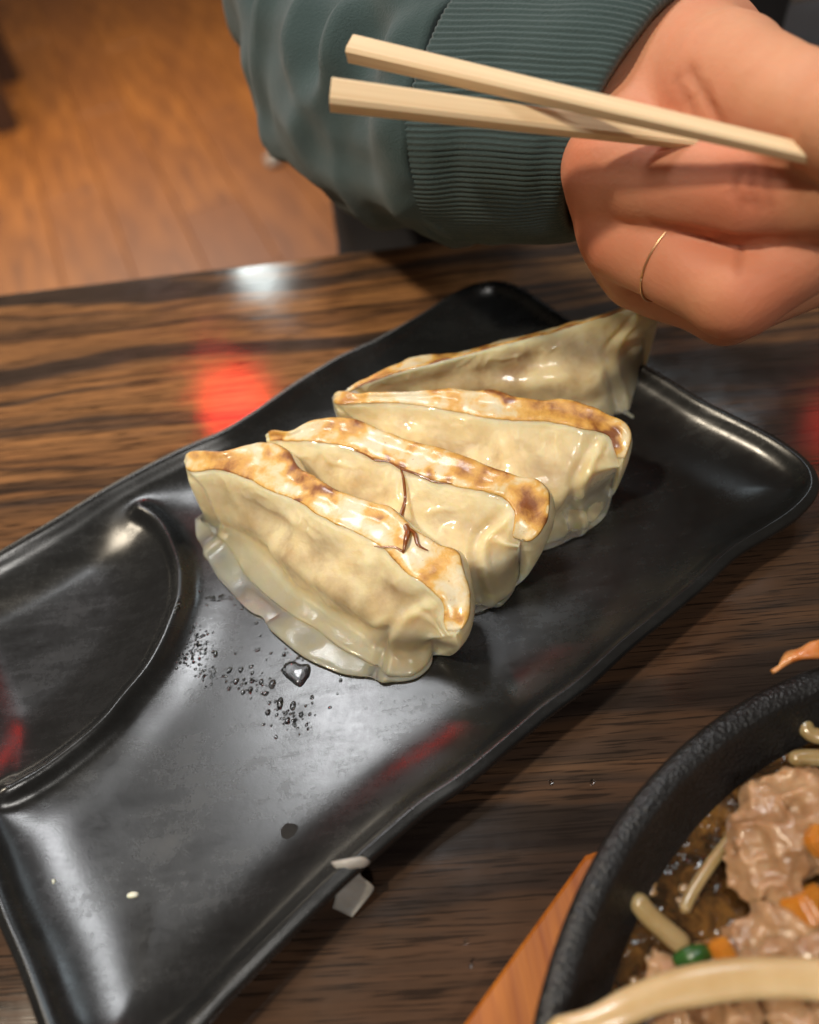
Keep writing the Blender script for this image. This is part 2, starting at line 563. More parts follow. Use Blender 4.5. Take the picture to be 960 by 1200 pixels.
BUBBLE = food('broth_bubble', (0.16, 0.09, 0.035), (0.24, 0.14, 0.06), 300, 0.15, 0.3, 1.0, 0.05)
m = Mat('water', Base_Color=(1, 1, 1), Roughness=0.0, IOR=1.33, Transmission_Weight=1.0)
m.bump(m.noise(m.coord(), 300), 0.03, 0.0002)
WATER = m.m

# ------------------------------------------------------------------ floor
FZ = -73.0
fl = link('floor', [(-400, -150, FZ - 3), (400, -150, FZ - 3), (400, 700, FZ - 3), (-400, 700, FZ - 3)], [(0, 1, 2, 3)], SUBFLOOR, smooth=False)
tag(fl, 'orange brown wooden floor seen beyond the table', None, None, 'structure')
def box_vf(x0, x1, y0, y1, z0, z1, bev=0.0):
    b = bev
    v = [(x0, y0, z0), (x1, y0, z0), (x1, y1, z0), (x0, y1, z0), (x0, y0, z1 - b), (x1, y0, z1 - b), (x1, y1, z1 - b), (x0, y1, z1 - b)]
    f = [(0, 3, 2, 1), (0, 1, 5, 4), (1, 2, 6, 5), (2, 3, 7, 6), (3, 0, 4, 7)]
    if b:
        v += [(x0 + b, y0 + b, z1), (x1 - b, y0 + b, z1), (x1 - b, y1 - b, z1), (x0 + b, y1 - b, z1)]
        f += [(4, 5, 9, 8), (5, 6, 10, 9), (6, 7, 11, 10), (7, 4, 8, 11), (8, 9, 10, 11)]
    else:
        f.append((4, 5, 6, 7))
    return v, f
plank_v, plank_f = box_vf(-7.46, 7.46, -59.95, 59.95, -3, 0, 0.22)
plank0 = None
PL_ROT = math.radians(16)
for i in range(-16, 8):
    for j in range(0, 4):
        cx = i * 15.0
        cy = 70 + j * 120 + (i * 47 % 120)
        x = cx * math.cos(PL_ROT) - cy * math.sin(PL_ROT)
        y = cx * math.sin(PL_ROT) + cy * math.cos(PL_ROT)
        if x < -260 or x > 120 or y < 0:
            continue
        if plank0 is None:
            plank0 = o = link('plank', plank_v, plank_f, FLOORBOARD, fl, smooth=False)
        else:
            o = plank0.copy(); C.objects.link(o); o.parent = fl
        o.location = (x * CM, y * CM, FZ * CM)
        o.rotation_euler = (0, 0, PL_ROT)

# ------------------------------------------------------------------ table
edge_mid = at_z(330, 303, 0)
tb = thing('table', 'dark brown striped wood table with black edge under the black plate', 'table')
# local frame: x along the far edge, y towards the far edge; far edge at y = 0
def slab(x0, x1, y0, y1, z0, z1, r):
    pts = []
    for cx, cy, a0 in ((x1 - r, y1 - r, 0), (x0 + r, y1 - r, 90), (x0 + r, y0 + r, 180), (x1 - r, y0 + r, 270)):
        for k in range(9):
            a = math.radians(a0 + k * 90 / 8)
            pts.append((cx + r * math.cos(a), cy + r * math.sin(a)))
    return pts
out = slab(-60, 62, -78, 0, -3, 0, 4)
n = len(out)
def ring_stack(out, levels):
    V, Fc = [], []
    cx = sum(p[0] for p in out) / len(out); cy = sum(p[1] for p in out) / len(out)
    for inset, z in levels:
        for x, y in out:
            L = math.hypot(x - cx, y - cy)
            k = (L - inset) / L
            V.append((cx + (x - cx) * k, cy + (y - cy) * k, z))
    n = len(out)
    for i in range(len(levels) - 1):
        for j in range(n):
            Fc.append((i * n + j, i * n + (j + 1) % n, (i + 1) * n + (j + 1) % n, (i + 1) * n + j))
    Fc.append([(len(levels) - 1) * n + j for j in range(n)])
    Fc.append([j for j in range(n)][::-1])
    return V, Fc
V, Fc = ring_stack(out, [(0.05, -3.4), (0.05, -0.35), (0.12, -0.15), (0.3, -0.04), (0.55, 0.0)])
top = link('tabletop', V, Fc, WOOD, tb, smooth=False)
V, Fc = [], []
lv = [(0.045, -3.0), (-0.22, -3.0), (-0.26, -2.8), (-0.26, -0.5), (-0.2, -0.33), (0.045, -0.33)]
V2, F2 = ring_stack(out, lv)
link('edge_band', V2, F2[:-2] + [((len(lv) - 1) * n + j, (len(lv) - 1) * n + (j + 1) % n, (j + 1) % n, j) for j in range(n)], EDGE, tb, smooth=False)
V, Fc = tube([(0, -39, -3.4), (0, -39, -70.5)], [4, 4], 24, up=(0, 1, 0))
link('pedestal', V, Fc, EDGE, tb)
V, Fc = ring_stack([(28 * math.cos(a), -39 + 28 * math.sin(a)) for a in np.linspace(0, 2 * math.pi, 40, endpoint=False)], [(0, FZ), (0, FZ + 1.5), (1, FZ + 2.2), (22, FZ + 3)])
link('pedestal_foot', V, Fc, EDGE, tb, smooth=False)
tb.location = [c * CM for c in edge_mid]
tb.rotation_euler = (0, 0, EDGE_ANG)

# ------------------------------------------------------------------ plate
RIM_Z, FLOOR_Z = 1.16, 0.42
U = 0.58
PA = math.radians(29.3)
far = [(0,647),(60,612),(125,572),(175,545),(215,525),(260,507),(300,482),(350,447),(400,417),(440,400),(480,377),(500,366),(535,342),(560,332),(585,329),(610,337),(635,354),(675,381),(753,428),(783,445),(827,473),(873,495),(907,512),(933,530),(953,547),(959,567)]
near = [(957,577),(933,603),(893,628),(860,647),(827,680),(783,717),(733,757),(684,803),(640,834),(597,871),(540,919),(500,943),(432,1003),(396,1034),(333,1097),(276,1154),(234,1200)]
left = [(49,1200),(26,1133),(0,1076)]
ca, sa = math.cos(PA), math.sin(PA)
def to_plate(p):                       # world cm -> plate frame
    return np.array([p[0] * ca + p[1] * sa, -p[0] * sa + p[1] * ca])
def tr(L, z=RIM_Z):
    return [to_plate(at_z(x, y, z)) for x, y in L]
fo, ne, le = tr(far), tr(near), tr(left)
x_left = np.mean([p[0] for p in le]); y_top = fo[0][1]; y_bot = ne[-1][1]
cornerBL = [(x_left + 2.2, y_bot - 0.05), (x_left + 1.1, y_bot + 0.05), (x_left + 0.35, y_bot + 0.5), (x_left + 0.05, y_bot + 1.3)]
cornerTL = [(x_left + 0.0, y_top - 1.4), (x_left + 0.25, y_top - 0.6), (x_left + 0.8, y_top - 0.15), (x_left + 1.8, y_top)]
outline = np.array([list(p) for p in fo] + [list(p) for p in ne] + cornerBL + [list(p) for p in le[::1]] + cornerTL)
NT = 720
def closed_resample(P, n, it=6):
    Q = np.vstack([P, P[:1]])
    L = np.r_[0, np.cumsum(np.linalg.norm(np.diff(Q, axis=0), axis=1))]
    s = np.linspace(0, L[-1], n, endpoint=False)
    R = np.stack([np.interp(s, L, Q[:, k]) for k in range(2)], 1)
    for _ in range(it):
        R = 0.25 * np.roll(R, 1, 0) + 0.5 * R + 0.25 * np.roll(R, -1, 0)
    return R
O = closed_resample(outline, NT, 22)
ctr = O.mean(0)
x0, x1 = O[:, 0].min(), O[:, 0].max()
ym = 0.5 * (O[:, 1].min() + O[:, 1].max())
half = 0.5 * (O[:, 1].max() - O[:, 1].min())
mx = np.clip(O[:, 0], x0 + half, x1 - half)
Mline = np.stack([mx, np.full(NT, ym)], 1)
ridge = resample(tr([(163,594),(176,600),(190,615),(205,650),(208,680),(203,708),(175,770),(140,815),(110,850),(50,900),(0,932)], 1.0) + [np.array([x_left + 0.9, to_plate(at_z(0, 932, 1.0))[1] + 0.05]), np.array([x_left + 0.1, to_plate(at_z(0, 932, 1.0))[1] + 0.1])], 240)
# distance of points to the outline (how far inside)
def seg_dist(P, Q, chunk=4000):
    d = np.empty(len(P)); ix = np.empty(len(P), int)
    for i in range(0, len(P), chunk):
        D = ((P[i:i + chunk, None] - Q[None]) ** 2).sum(-1)
        ix[i:i + chunk] = D.argmin(1); d[i:i + chunk] = np.sqrt(D.min(1))
    return d, ix
NR = 170
rr = 1 - (1 - np.linspace(0, 1, NR)) ** 1.5
V, Hh = [], []
P2 = (Mline[None] + rr[:, None, None] * (O - Mline)[None]).reshape(-1, 2)
inside, _ = seg_dist(P2, O)
d_r, ix = seg_dist(P2, ridge)
tn = np.gradient(ridge, axis=0); tn /= np.linalg.norm(tn, axis=1, keepdims=True)
side = (P2 - ridge[ix])[:, 0] * tn[ix][:, 1] - (P2 - ridge[ix])[:, 1] * tn[ix][:, 0]
# ridge runs from the far wall round to the left wall; the sauce well lies on its left/far side
poly_in = side
well = np.zeros(len(P2), bool)
poly = np.vstack([ridge, [[x_left - 1, ridge[-1][1]], [x_left - 1, y_top + 1], [ridge[0][0], y_top + 1]]])
def in_poly(P, poly):
    c = np.zeros(len(P), bool)
    j = len(poly) - 1
    for i in range(len(poly)):
        yi, yj = poly[i][1], poly[j][1]
        cond = (yi > P[:, 1]) != (yj > P[:, 1])
        xx = (poly[j][0] - poly[i][0]) * (P[:, 1] - yi) / (yj - yi + 1e-12) + poly[i][0]
        c ^= cond & (P[:, 0] < xx)
        j = i
    return c
well = in_poly(P2, poly)
def sstep(a, b, x):
    t = np.clip((x - a) / (b - a), 0, 1)
    return t * t * (3 - 2 * t)
def plate_height(inside, d_r, well, P=None):
    if P is not None:
        a = half - np.abs(P[:, 1] - ym)
        b = np.minimum(P[:, 0] - x0, x1 - P[:, 0]) / 1.5
        h_ = np.clip(0.5 + 0.5 * (b - a) / 2.4, 0, 1)
        sm = b + (a - b) * h_ - 2.4 * h_ * (1 - h_) + 0.35
        w_ = np.clip((inside - 0.2) / 2.6, 0, 1); w_ = w_ ** 3 * (w_ * (w_ * 6 - 15) + 10)
        eff = inside * (1 - w_) + np.maximum(sm, 0.3) * w_
    else:
        eff = inside
    z = FLOOR_Z + (RIM_Z - FLOOR_Z) * (1 - np.clip((eff - 0.12) / 5.6, 0, 1)) ** 5.8
    lip = np.exp(-((inside - 0.22) / 0.2) ** 2)
    z += 0.11 * np.exp(-((inside - 0.20) / 0.20) ** 2)
    # sauce well and its ridge
    bowl = -0.20 * sstep(0.0, 2.2, d_r) * sstep(0.3, 1.8, inside) + 0.16 * np.exp(-(d_r / 1.0) ** 2) * sstep(0.3, 1.4, inside)
    z = z + np.where(well, bowl, 0.16 * np.exp(-(d_r / 0.8) ** 2) * sstep(0.3, 1.4, inside))
    rz = 0.34 * np.exp(-(d_r / 0.24) ** 2) * sstep(0.1, 1.0, inside)
    return np.where(d_r < 3, z + rz, z)
H = plate_height(inside, d_r, well, P2)
H = H.reshape(NR, NT)
for _ in range(2):
    H[1:-1] = 0.25 * H[:-2] + 0.5 * H[1:-1] + 0.25 * H[2:]
G = np.concatenate([P2.reshape(NR, NT, 2), H[..., None]], -1)
# over the rim and down the outside to the foot
nrm = np.roll(O, -1, 0) - np.roll(O, 1, 0)
nrm = np.stack([nrm[:, 1], -nrm[:, 0]], 1); nrm /= np.linalg.norm(nrm, axis=1, keepdims=True)
if ((O + nrm - ctr) ** 2).sum() < ((O - ctr) ** 2).sum():
    nrm = -nrm
zr = H[-1].mean()
extra = []
for off_, z in ((0.05, zr - 0.02), (0.09, zr - 0.07), (0.11, zr - 0.14), (0.10, zr - 0.24), (0.05, zr - 0.34), (-0.06, zr - 0.42), (-0.3, zr - 0.52), (-0.8, zr - 0.72), (-1.2, 0.12), (-1.4, 0.03), (-1.7, 0.005), (-2.0, 0.03), (-2.3, 0.1)):
    extra.append(np.concatenate([O + nrm * off_, np.full((NT, 1), z)], -1))
G = np.concatenate([G, np.array(extra)], 0)
nv = len(G)
Fc = []
for i in range(nv - 1):
    for j in range(NT):
        k = (j + 1) % NT
        Fc.append((i * NT + j, i * NT + k, (i + 1) * NT + k, (i + 1) * NT + j))
Fc.append([(nv - 1) * NT + j for j in range(NT)])
V = G.reshape(-1, 3).copy()
W3 = np.stack([V[:, 0] * ca - V[:, 1] * sa, V[:, 0] * sa + V[:, 1] * ca, V[:, 2]], 1)
pl = link('plate', W3, Fc, GLAZE)
import bmesh
bm = bmesh.new(); bm.from_mesh(pl.data)
bmesh.ops.remove_doubles(bm, verts=bm.verts, dist=1e-6)
bmesh.ops.recalc_face_normals(bm, faces=bm.faces)
bm.to_mesh(pl.data); bm.free()
pc = np.array([ctr[0] * ca - ctr[1] * sa, ctr[0] * sa + ctr[1] * ca, 0])
pl.data.transform(Matrix.Translation(Vector(-pc * CM)))
pl.location = Vector(pc * CM)
tag(pl, 'black rectangular ceramic plate with a sauce well, under the four dumplings', 'plate')

def plate_z(px, py):
    """height of the plate's surface under a pixel of the photograph"""
    z = FLOOR_Z
    for _ in range(4):
        p = to_plate(at_z(px, py, z))[None]
        i_, _a = seg_dist(p, O); r_, _b = seg_dist(p, ridge)
        z = float(plate_height(i_, r_, in_poly(p, poly), p)[0])
    return z

# ------------------------------------------------------------------ dumplings
def P3(L, z=None):
    return np.array([at_z(q[0], q[1], q[2] if len(q) > 2 else z) for q in L])

NU, MV = 150, 9
def dumpling(label, tb_, tf_, fb, fl_, fc, fm, fe, seed, spots, lump=0.13, pleats=((0.90, 0.012, 0.09), (0.07, -0.008, 0.06))):
    root = thing('dumpling', label, 'dumpling', 'pan fried dumplings on the black plate')
    TB, TF, FB, FL, FC, FM, FE = [resample(a, NU) for a in (tb_, tf_, fb, fl_, fc, fm, fe)]
    prof = np.maximum(np.sin(np.pi * np.linspace(0, 1, NU)) ** 0.7, 0.45 * np.linspace(0, 1, NU) ** 4)[:, None]
    def shift(A, d):                 # nearer to or farther from the eye
        r = A - CAM; r /= np.linalg.norm(r, axis=1, keepdims=True)
        return A + r * d * prof
    FB, FL, FC = shift(FB, -0.10), shift(FL, -0.28), shift(FC, 0.30)
    FM[:, 2] = np.minimum(FM[:, 2], 0.61); FC[:, 2] = np.maximum(FC[:, 2], FM[:, 2] + 0.06)
    FN = FM * 0.86 + FE * 0.14; FN[:, 2] = FE[:, 2] + 0.025
    mid = 0.5 * (TB + TF)
    away = TB.mean(0) - TF.mean(0); away[2] = 0
    away /= np.linalg.norm(away)
    u = np.linspace(0, 1, NU)[:, None]
    belly = np.sin(np.pi * np.clip(u, 0, 1)) ** 0.6
    BK = TB + away * 0.22 * belly; BK[:, 2] = 0.62 * TB[:, 2] + 0.38 * FE[:, 2]
    BF = TB * 0.62 + FC * 0.38; BF[:, 2] = FE[:, 2] + 0.25
    UN = FC * 0.8 + BF * 0.2; UN[:, 2] = FE[:, 2] - 0.02
    UE = FE * 0.93 + UN * 0.07; UE[:, 2] = FE[:, 2] - 0.035
    MT = mid.copy(); MT[:, 2] += 0.03 * belly[:, 0]
    R = np.array([TB, MT, TF, 0.55 * TF + 0.45 * FB + (FB - mid) * 0.06, FB, FL, FC, FM, FN, FE, UE, UN, BF, BK])
    names = ['TB', 'MT', 'TF', 'TG', 'FB', 'FL', 'FC', 'FM', 'FE', 'UE', 'UN', 'BF', 'BK']
    G = catmull_closed(R, MV)
    # neighbouring sections ease into one another
    for _ in range(2):
        G[:, 1:-1] = 0.25 * G[:, :-2] + 0.5 * G[:, 1:-1] + 0.25 * G[:, 2:]
    N = grid_normals(G)
    cen = G.mean(0)
    if ((G + 0.01 * N - cen) ** 2).sum() < ((G - cen) ** 2).sum():
        N = -N
    vidx = np.arange(len(G)) / MV
    w_body = (sstep(2.2, 3.4, vidx) * (1 - sstep(5.6, 6.3, vidx)))[:, None]
    vst = 5.9 - 1.7 * sstep(0.74, 0.93, u.T)
    w_flap = np.clip((vidx[:, None] - vst) / 0.6, 0, 1) * (1 - sstep(10.2, 10.6, vidx))[:, None]
    w_body = w_body * (1 - w_flap)
    w_top = ((vidx < 2.2) | (vidx > 13.4)).astype(float)[:, None]
    wu = np.sin(np.pi * u[:, 0])[None] ** 0.5
    d = w_body * wu * (lump * vnoise(G, 0.95, seed) + 0.05 * vnoise(G, 2.1, seed + 3))
    # fine wrinkles where the skin pulls tight under the top edge
    wr = np.exp(-((vidx - 2.9) / 0.55) ** 2)[:, None]
    s = np.cumsum(np.r_[0, np.linalg.norm(np.diff(TF, axis=0), axis=1)])[None]
    a_ = s * 2.6 + 0.9 * vnoise(G, 1.6, seed + 9)
    qq_ = np.stack([a_, 1.1 * vidx[:, None] + 0.8 * vnoise(G, 1.1, seed + 2) + 0 * a_, 0 * a_ + seed], -1)
    rg = np.clip(1 - 3.2 * np.abs(vnoise(qq_, 1.0, seed + 6)), 0, 1)
    d = d + wr * wu * 0.075 * rg * np.clip(vnoise(G, 0.7, seed + 5) + 0.55, 0, 1)
    for u0, sl, dp in pleats:
        pos = u0 - sl * (vidx[:, None] - 3)
        d = d + sstep(1.9, 3.0, vidx)[:, None] * (1 - sstep(9.2, 10.0, vidx))[:, None] * dp * (np.exp(-((u.T - pos) / 0.016) ** 2) - 1.3 * np.exp(-((u.T - pos + 0.034) / 0.018) ** 2))
    d = d + (sstep(0.70, 0.85, u.T) * (0.05 * np.exp(-((vidx[:, None] - vst + 0.35) / 0.3) ** 2) - 0.07 * np.exp(-((vidx[:, None] - vst - 0.2) / 0.3) ** 2)))
    d = d + w_flap * 0.05 * vnoise(G, 1.3, seed + 11) * wu + w_top * 0.035 * vnoise(G, 2.2, seed + 13)
    G2 = G + N * d[..., None]
    G2[..., 2] = np.maximum(G2[..., 2], FLOOR_Z + 0.02)
    fill = (w_body * np.ones((1, NU)) * np.sin(np.pi * np.clip((u[:, 0] - 0.08) / 0.84, 0, 1))[None] ** 0.5).reshape(-1)
    flap = (w_flap * np.ones((1, NU))).reshape(-1)
    wv = link('wrapper', G2.reshape(-1, 3), grid_faces(len(G2), NU), WRAPPER, root, attrs={'fill': fill, 'flap': flap, 'tight': (wr * wu).reshape(-1)})
    # seared crust: a thin shell on the flat top
    rows = [k for k in range(0, 2 * MV + 1)]
    T = G2[rows]; Nn = grid_normals(G2)[rows]
    if Nn[..., 2].mean() < 0:
        Nn = -Nn
    q = np.linspace(0, 1, len(rows))[:, None] * np.ones((1, NU))
    wig0 = 0.0 + 0.04 * (vnoise(TB * 1.0, 1.8, seed + 21) + 1) / 2 + 0.02 * vnoise(TB, 6, seed + 25)
    wig1 = 0.0 + 0.05 * (vnoise(TF * 1.0, 1.6, seed + 23) + 1) / 2 + 0.02 * vnoise(TF, 7, seed + 27)
    qq = wig0[None] + q * (1 - wig0 - wig1)[None]
    fi = qq * (len(rows) - 1)
    i0 = np.clip(np.floor(fi).astype(int), 0, len(rows) - 2); ft = (fi - i0)[..., None]
    jj = np.arange(NU)[None] * np.ones((len(rows), 1), int)
    A = T[i0, jj] * (1 - ft) + T[i0 + 1, jj] * ft
    An = Nn[i0, jj]
    lipf = np.exp(-((q - 0.94) / 0.06) ** 2)
    A = A + An * (0.024 + 0.010 * vnoise(A, 4, seed + 31))[..., None]
    a0, a1 = 2, NU - 2
    A = A[:, a0:a1]; An = An[:, a0:a1]
    low = A - An * 0.05
    nn = A.shape[1]; nr = A.shape[0]
    VV = np.vstack([A.reshape(-1, 3), low.reshape(-1, 3)])
    ff = grid_faces(nr, nn, False, False) + [f[::-1] for f in grid_faces(nr, nn, False, False, nr * nn)]
    b = nr * nn
    for j in range(nn - 1):
        ff.append((j, b + j, b + j + 1, j + 1)); k = (nr - 1) * nn + j
        ff.append((k, k + 1, b + k + 1, b + k))
    for i in range(nr - 1):
        k = i * nn
        ff.append((k, k + nn, b + k + nn, b + k)); k = i * nn + nn - 1
        ff.append((k, b + k, b + k + nn, k + nn))
    pxy = pixel(A) + 9 * np.stack([fbm(A, 2.2, seed + 51), fbm(A, 2.2, seed + 52)], -1)
    br_ = sum(w_ * np.exp(-((pxy[..., 0] - x_) ** 2 + (pxy[..., 1] - y_) ** 2) / r_ ** 2) for x_, y_, r_, w_ in spots)
    br_ = np.clip(br_, 0, 1.1).reshape(-1)
    ed = np.abs(q[:, a0:a1] * 2 - 1) ** 4
    cr = link('seared_crust', VV, ff, CRUST, root, attrs={'edge': np.r_[ed.reshape(-1), ed.reshape(-1)], 'brown': np.r_[br_, br_]})
    for o in (wv, cr):
        bm = bmesh.new(); bm.from_mesh(o.data)
        bmesh.ops.recalc_face_normals(bm, faces=bm.faces)
        bm.to_mesh(o.data); bm.free()
    return root, G2

def zz(L, z):
    return [(a[0], a[1], a[2]) if len(a) > 2 else (a[0], a[1], z) for a in L]

d1, _ = dumpling('dumpling with a wide pale sealed flap spread on the plate, closest to the sauce well',
    P3(zz([(216,541,2.7),(222,531,2.85),(240,529,2.9),(264,530),(293,522),(318,520),(339,529),(350,547),(368,558),(395,575),(439,590),(460,596),(487,620),(512,638),(535,645,2.9),(542,659,2.85),(547,680,2.75),(551,700,2.6),(547,728,2.4),(536,745,2.3)], 3.0)),
    P3(zz([(217,546,2.65),(224,553,2.75),(252,551,2.85),(272,555),(297,566),(318,577),(352,590),(368,602),(387,612),(412,623),(432,634),(449,643),(464,659),(476,672),(493,682),(507,695,2.8),(519,706,2.65),(521,718,2.5),(520,732,2.35),(527,745,2.25)], 2.92)),
    P3(zz([(222,566,2.3),(240,578),(275,588),(320,606),(360,636),(400,664),(440,688),(470,706),(495,724),(512,738,1.9),(519,746,2.0)], 2.15)),
    P3(zz([(230,585,1.7),(250,598),(285,616),(320,642),(350,670),(385,694),(415,714),(445,734),(472,748),(495,750),(508,748,1.6)], 1.45)),
    P3(zz([(237,598,1.3),(258,610),(290,630),(325,662),(352,692),(380,709),(403,725),(425,740),(450,757),(475,766),(495,760),(506,751,1.3)], 1.0)),
    P3(zz([(233,604,1.0),(245,615),(270,640),(287,668),(310,692),(340,715),(370,732),(401,755),(426,768),(450,783),(478,788),(498,776),(506,760,0.9)], 0.72)),
    P3(zz([(229,608,.8),(232,627,.65),(241,645),(256,672),(272,691),(287,708),(298,717),(308,721),(316,732),(331,745),(351,761),(379,777),(402,786),(425,790),(447,795),(470,797),(489,793),(503,782),(507,772),(506,760,.7)], 0.52)),
    3, [(245,537,16,.6),(272,541,18,.65),(298,540,14,.5),(327,535,13,.8),(343,548,10,1),(360,560,9,1),(374,570,9,1),(388,579,9,.9),(372,584,10,.7),(355,589,7,.9),(432,599,12,.5),(449,607,9,.7),(474,628,12,.6),(518,663,16,.55),(537,726,11,1.1),(505,678,10,.5),(464,653,8,.5),(225,535,8,.5),(290,560,7,.6)])
d2, _ = dumpling('dumpling with a dark brown drip down its front and a browned knob at its end',
    P3(zz([(312,511,2.7),(321,505,2.85),(343,507,2.9),(365,495),(394,489),(419,493),(449,506),(481,517),(518,526),(551,537),(580,549),(613,561,2.95),(631,564,2.9),(642,577,2.8),(645,597,2.65),(637,620,2.45),(622,635,2.3),(610,633,2.25)], 3.0)),
    P3(zz([(313,517,2.65),(336,517,2.8),(361,518),(390,522),(412,526),(430,535),(456,542),(470,549),(492,560),(518,566),(543,573),(569,577),(591,586,2.8),(602,600,2.7),(602,615,2.55),(600,627,2.35),(608,633,2.2)], 2.92)),
    P3(zz([(317,532,2.3),(335,545),(370,556),(410,574),(450,594),(490,612),(530,624),(565,632),(590,640),(607,641,2.0)], 2.15)),
    P3(zz([(322,550,1.7),(345,568),(385,590),(430,615),(475,640),(520,660),(560,670),(590,668),(608,652,1.6)], 1.5)),
    P3(zz([(326,565,1.2),(355,588),(400,618),(450,650),(500,677),(540,692),(572,694),(597,682),(610,660,1.1)], 1.0)),
    P3(zz([(330,580,.9),(360,606),(400,638),(450,672),(500,697),(540,708),(572,706),(597,692),(611,664,.9)], 0.72)),
    P3(zz([(334,592,.7),(360,624),(400,656),(450,690),(500,712),(530,719),(551,719),(572,713),(594,702),(608,677),(612,652,.7)], 0.52)),
    14, [(317,511,9,.9),(334,515,8,.9),(388,500,13,.7),(412,497,12,.7),(485,524,12,.6),(512,534,12,.6),(543,547,14,.8),(567,558,12,.8),(588,562,10,.7),(616,587,17,.95),(628,606,14,.9),(430,533,6,.8),(470,547,7,.8),(500,560,7,.8),(525,564,7,.8),(455,540,6,.7)])
d3, _ = dumpling('broad dumpling with a browned strip on top, second from the far end of the plate',
    P3(zz([(389,467,2.6),(397,459,2.8),(424,462,2.9),(467,461),(498,459),(524,457),(555,460),(581,459),(603,466),(634,470),(664,469),(691,477),(708,485,2.95),(730,496,2.8),(740,509,2.65),(736,528,2.45),(729,543,2.2)], 3.0)),
    P3(zz([(390,470,2.55),(400,475,2.75),(424,473,2.85),(467,473),(498,477),(533,483),(568,490),(607,494),(642,496),(677,503),(704,507,2.8),(715,514,2.65),(719,527,2.45),(726,541,2.15)], 2.92)),
    P3(zz([(397,484,2.3),(425,498),(470,514),(520,528),(570,540),(620,549),(670,556),(705,552),(724,547,2.0)], 2.15)),
    P3(zz([(402,497,1.7),(435,520),(480,545),(530,566),(580,582),(630,588),(675,582),(705,568),(720,556,1.6)], 1.5)),
    P3(zz([(406,510,1.2),(440,538),(490,570),(540,596),(590,614),(640,614),(680,598),(705,582),(717,565,1.1)], 1.0)),
    P3(zz([(408,516,.9),(440,550),(490,586),(540,614),(590,630),(640,632),(685,614),(708,594),(717,572,.8)], 0.72)),
    P3(zz([(410,526,.7),(440,562),(490,600),(540,630),(590,642),(615,643),(638,643),(660,636),(686,623),(708,606),(716,588),(718,574,.7)], 0.52)),
    29, [(406,467,12,.6),(430,466,12,.4),(511,461,10,.5),(533,463,10,.6),(580,462,10,.9),(593,464,8,1.1),(625,474,15,.8),(651,478,15,.85),(677,482,14,.8),(698,491,14,.8),(717,505,10,.8),(722,519,10,1.1),(560,470,10,.4)])
TF4 = P3(zz([(402,462,2.5),(417,455,2.6),(446,444,2.8),(472,435,2.9),(524,422),(577,407),(625,396),(664,385),(708,372),(743,361,2.95),(765,358,2.9),(773,366,2.75),(768,378,2.55),(758,387,2.3)], 3.0))
aw = np.array([0.42, 0.80, 0]); 
TB4 = TF4 + aw * np.r_[0.05, 0.3, 0.8, 1.1, np.full(6, 1.25), 0.8, 0.4, 0.2, 0.1][:, None]; TB4[:, 2] -= np.r_[0.0, 0.05, 0.2, 0.35, np.full(6, 0.7), 0.4, 0.2, 0.1, 0.05]
d4, _ = dumpling('dumpling tilted back with a thin browned top edge, at the far end of the plate',
    TB4, TF4,
    P3(zz([(404,466,2.2),(430,460),(470,452),(520,445),(570,436),(620,428),(670,418),(710,408),(738,399),(755,394,2.1)], 2.25)),
    P3(zz([(408,472,1.8),(440,470),(480,466),(530,463),(580,458),(630,452),(680,445),(715,436),(742,423),(754,410,1.7)], 1.65)),
    P3(zz([(412,478,1.3),(450,482),(500,484),(550,484),(600,482),(650,478),(695,472),(725,460),(746,444),(754,425,1.2)], 1.1)),
    P3(zz([(414,482,.9),(450,492),(500,497),(550,498),(600,497),(650,495),(700,490),(730,478),(749,460),(755,435,.9)], 0.75)),
    P3(zz([(416,486,.7),(450,500),(500,508),(550,510),(600,510),(660,508),(710,504),(734,497),(748,477),(756,447,.7),(754,436,.8)], 0.52)),
    41, [(441,452,20,.8),(465,446,16,.7),(420,458,10,.7),(520,424,14,.8),(570,408,14,.8),(620,396,14,.8),(670,384,14,.7),(720,368,14,.7),(760,360,12,.5)], lump=0.07)

# dark caramel drip that hangs from the second dumpling onto the first
def strand(name, pts, r, mat, parent, n=30, sides=8):
    path = resample(P3(pts), n)
    path = path + 0.012 * np.stack([vnoise(path, 4, 5), vnoise(path, 4, 6), 0 * path[:, 0]], 1)
    rad = np.interp(np.linspace(0, 1, n), np.linspace(0, 1, len(r)), r)
    V, Fc = tube(path, rad * 1.25, sides, squash=0.6)
    return link(name, V, Fc, mat, parent)
strand('caramel_drip', [(470,549,3.0),(474,566,2.85),(475,585,2.72),(471,603,2.75),(473,612,2.95),(478,622,3.12),(475,637,3.12),(472,648,3.02)], [0.02, 0.035, 0.03, 0.05, 0.06, 0.07, 0.06, 0.02], CARAMEL, d2)
strand('caramel_drip', [(478,618,3.1),(486,625,3.13),(490,638,3.12),(502,645,3.08)], [0.03, 0.045, 0.035, 0.012], CARAMEL, d2)
strand('caramel_drip', [(472,646,3.02),(462,641,3.04),(448,641,3.0),(438,640,2.98)], [0.03, 0.022, 0.02, 0.008], CARAMEL, d2)
strand('caramel_drip', [(470,549,3.02),(490,556,2.98),(510,565,2.97),(530,566,2.99)], [0.03, 0.03, 0.025, 0.008], CARAMEL, d2)
strand('caramel_drip', [(470,549,3.0),(455,541,3.0),(440,539,3.0),(425,531,3.0),(412,527,3.0)], [0.03, 0.02, 0.028, 0.02, 0.008], CARAMEL, d2)
for d, q in ((d1, (370, 690)), (d2, (500, 660)), (d3, (600, 600)), (d4, (640, 470))):
    set_base(d, at_z(q[0], q[1], FLOOR_Z))

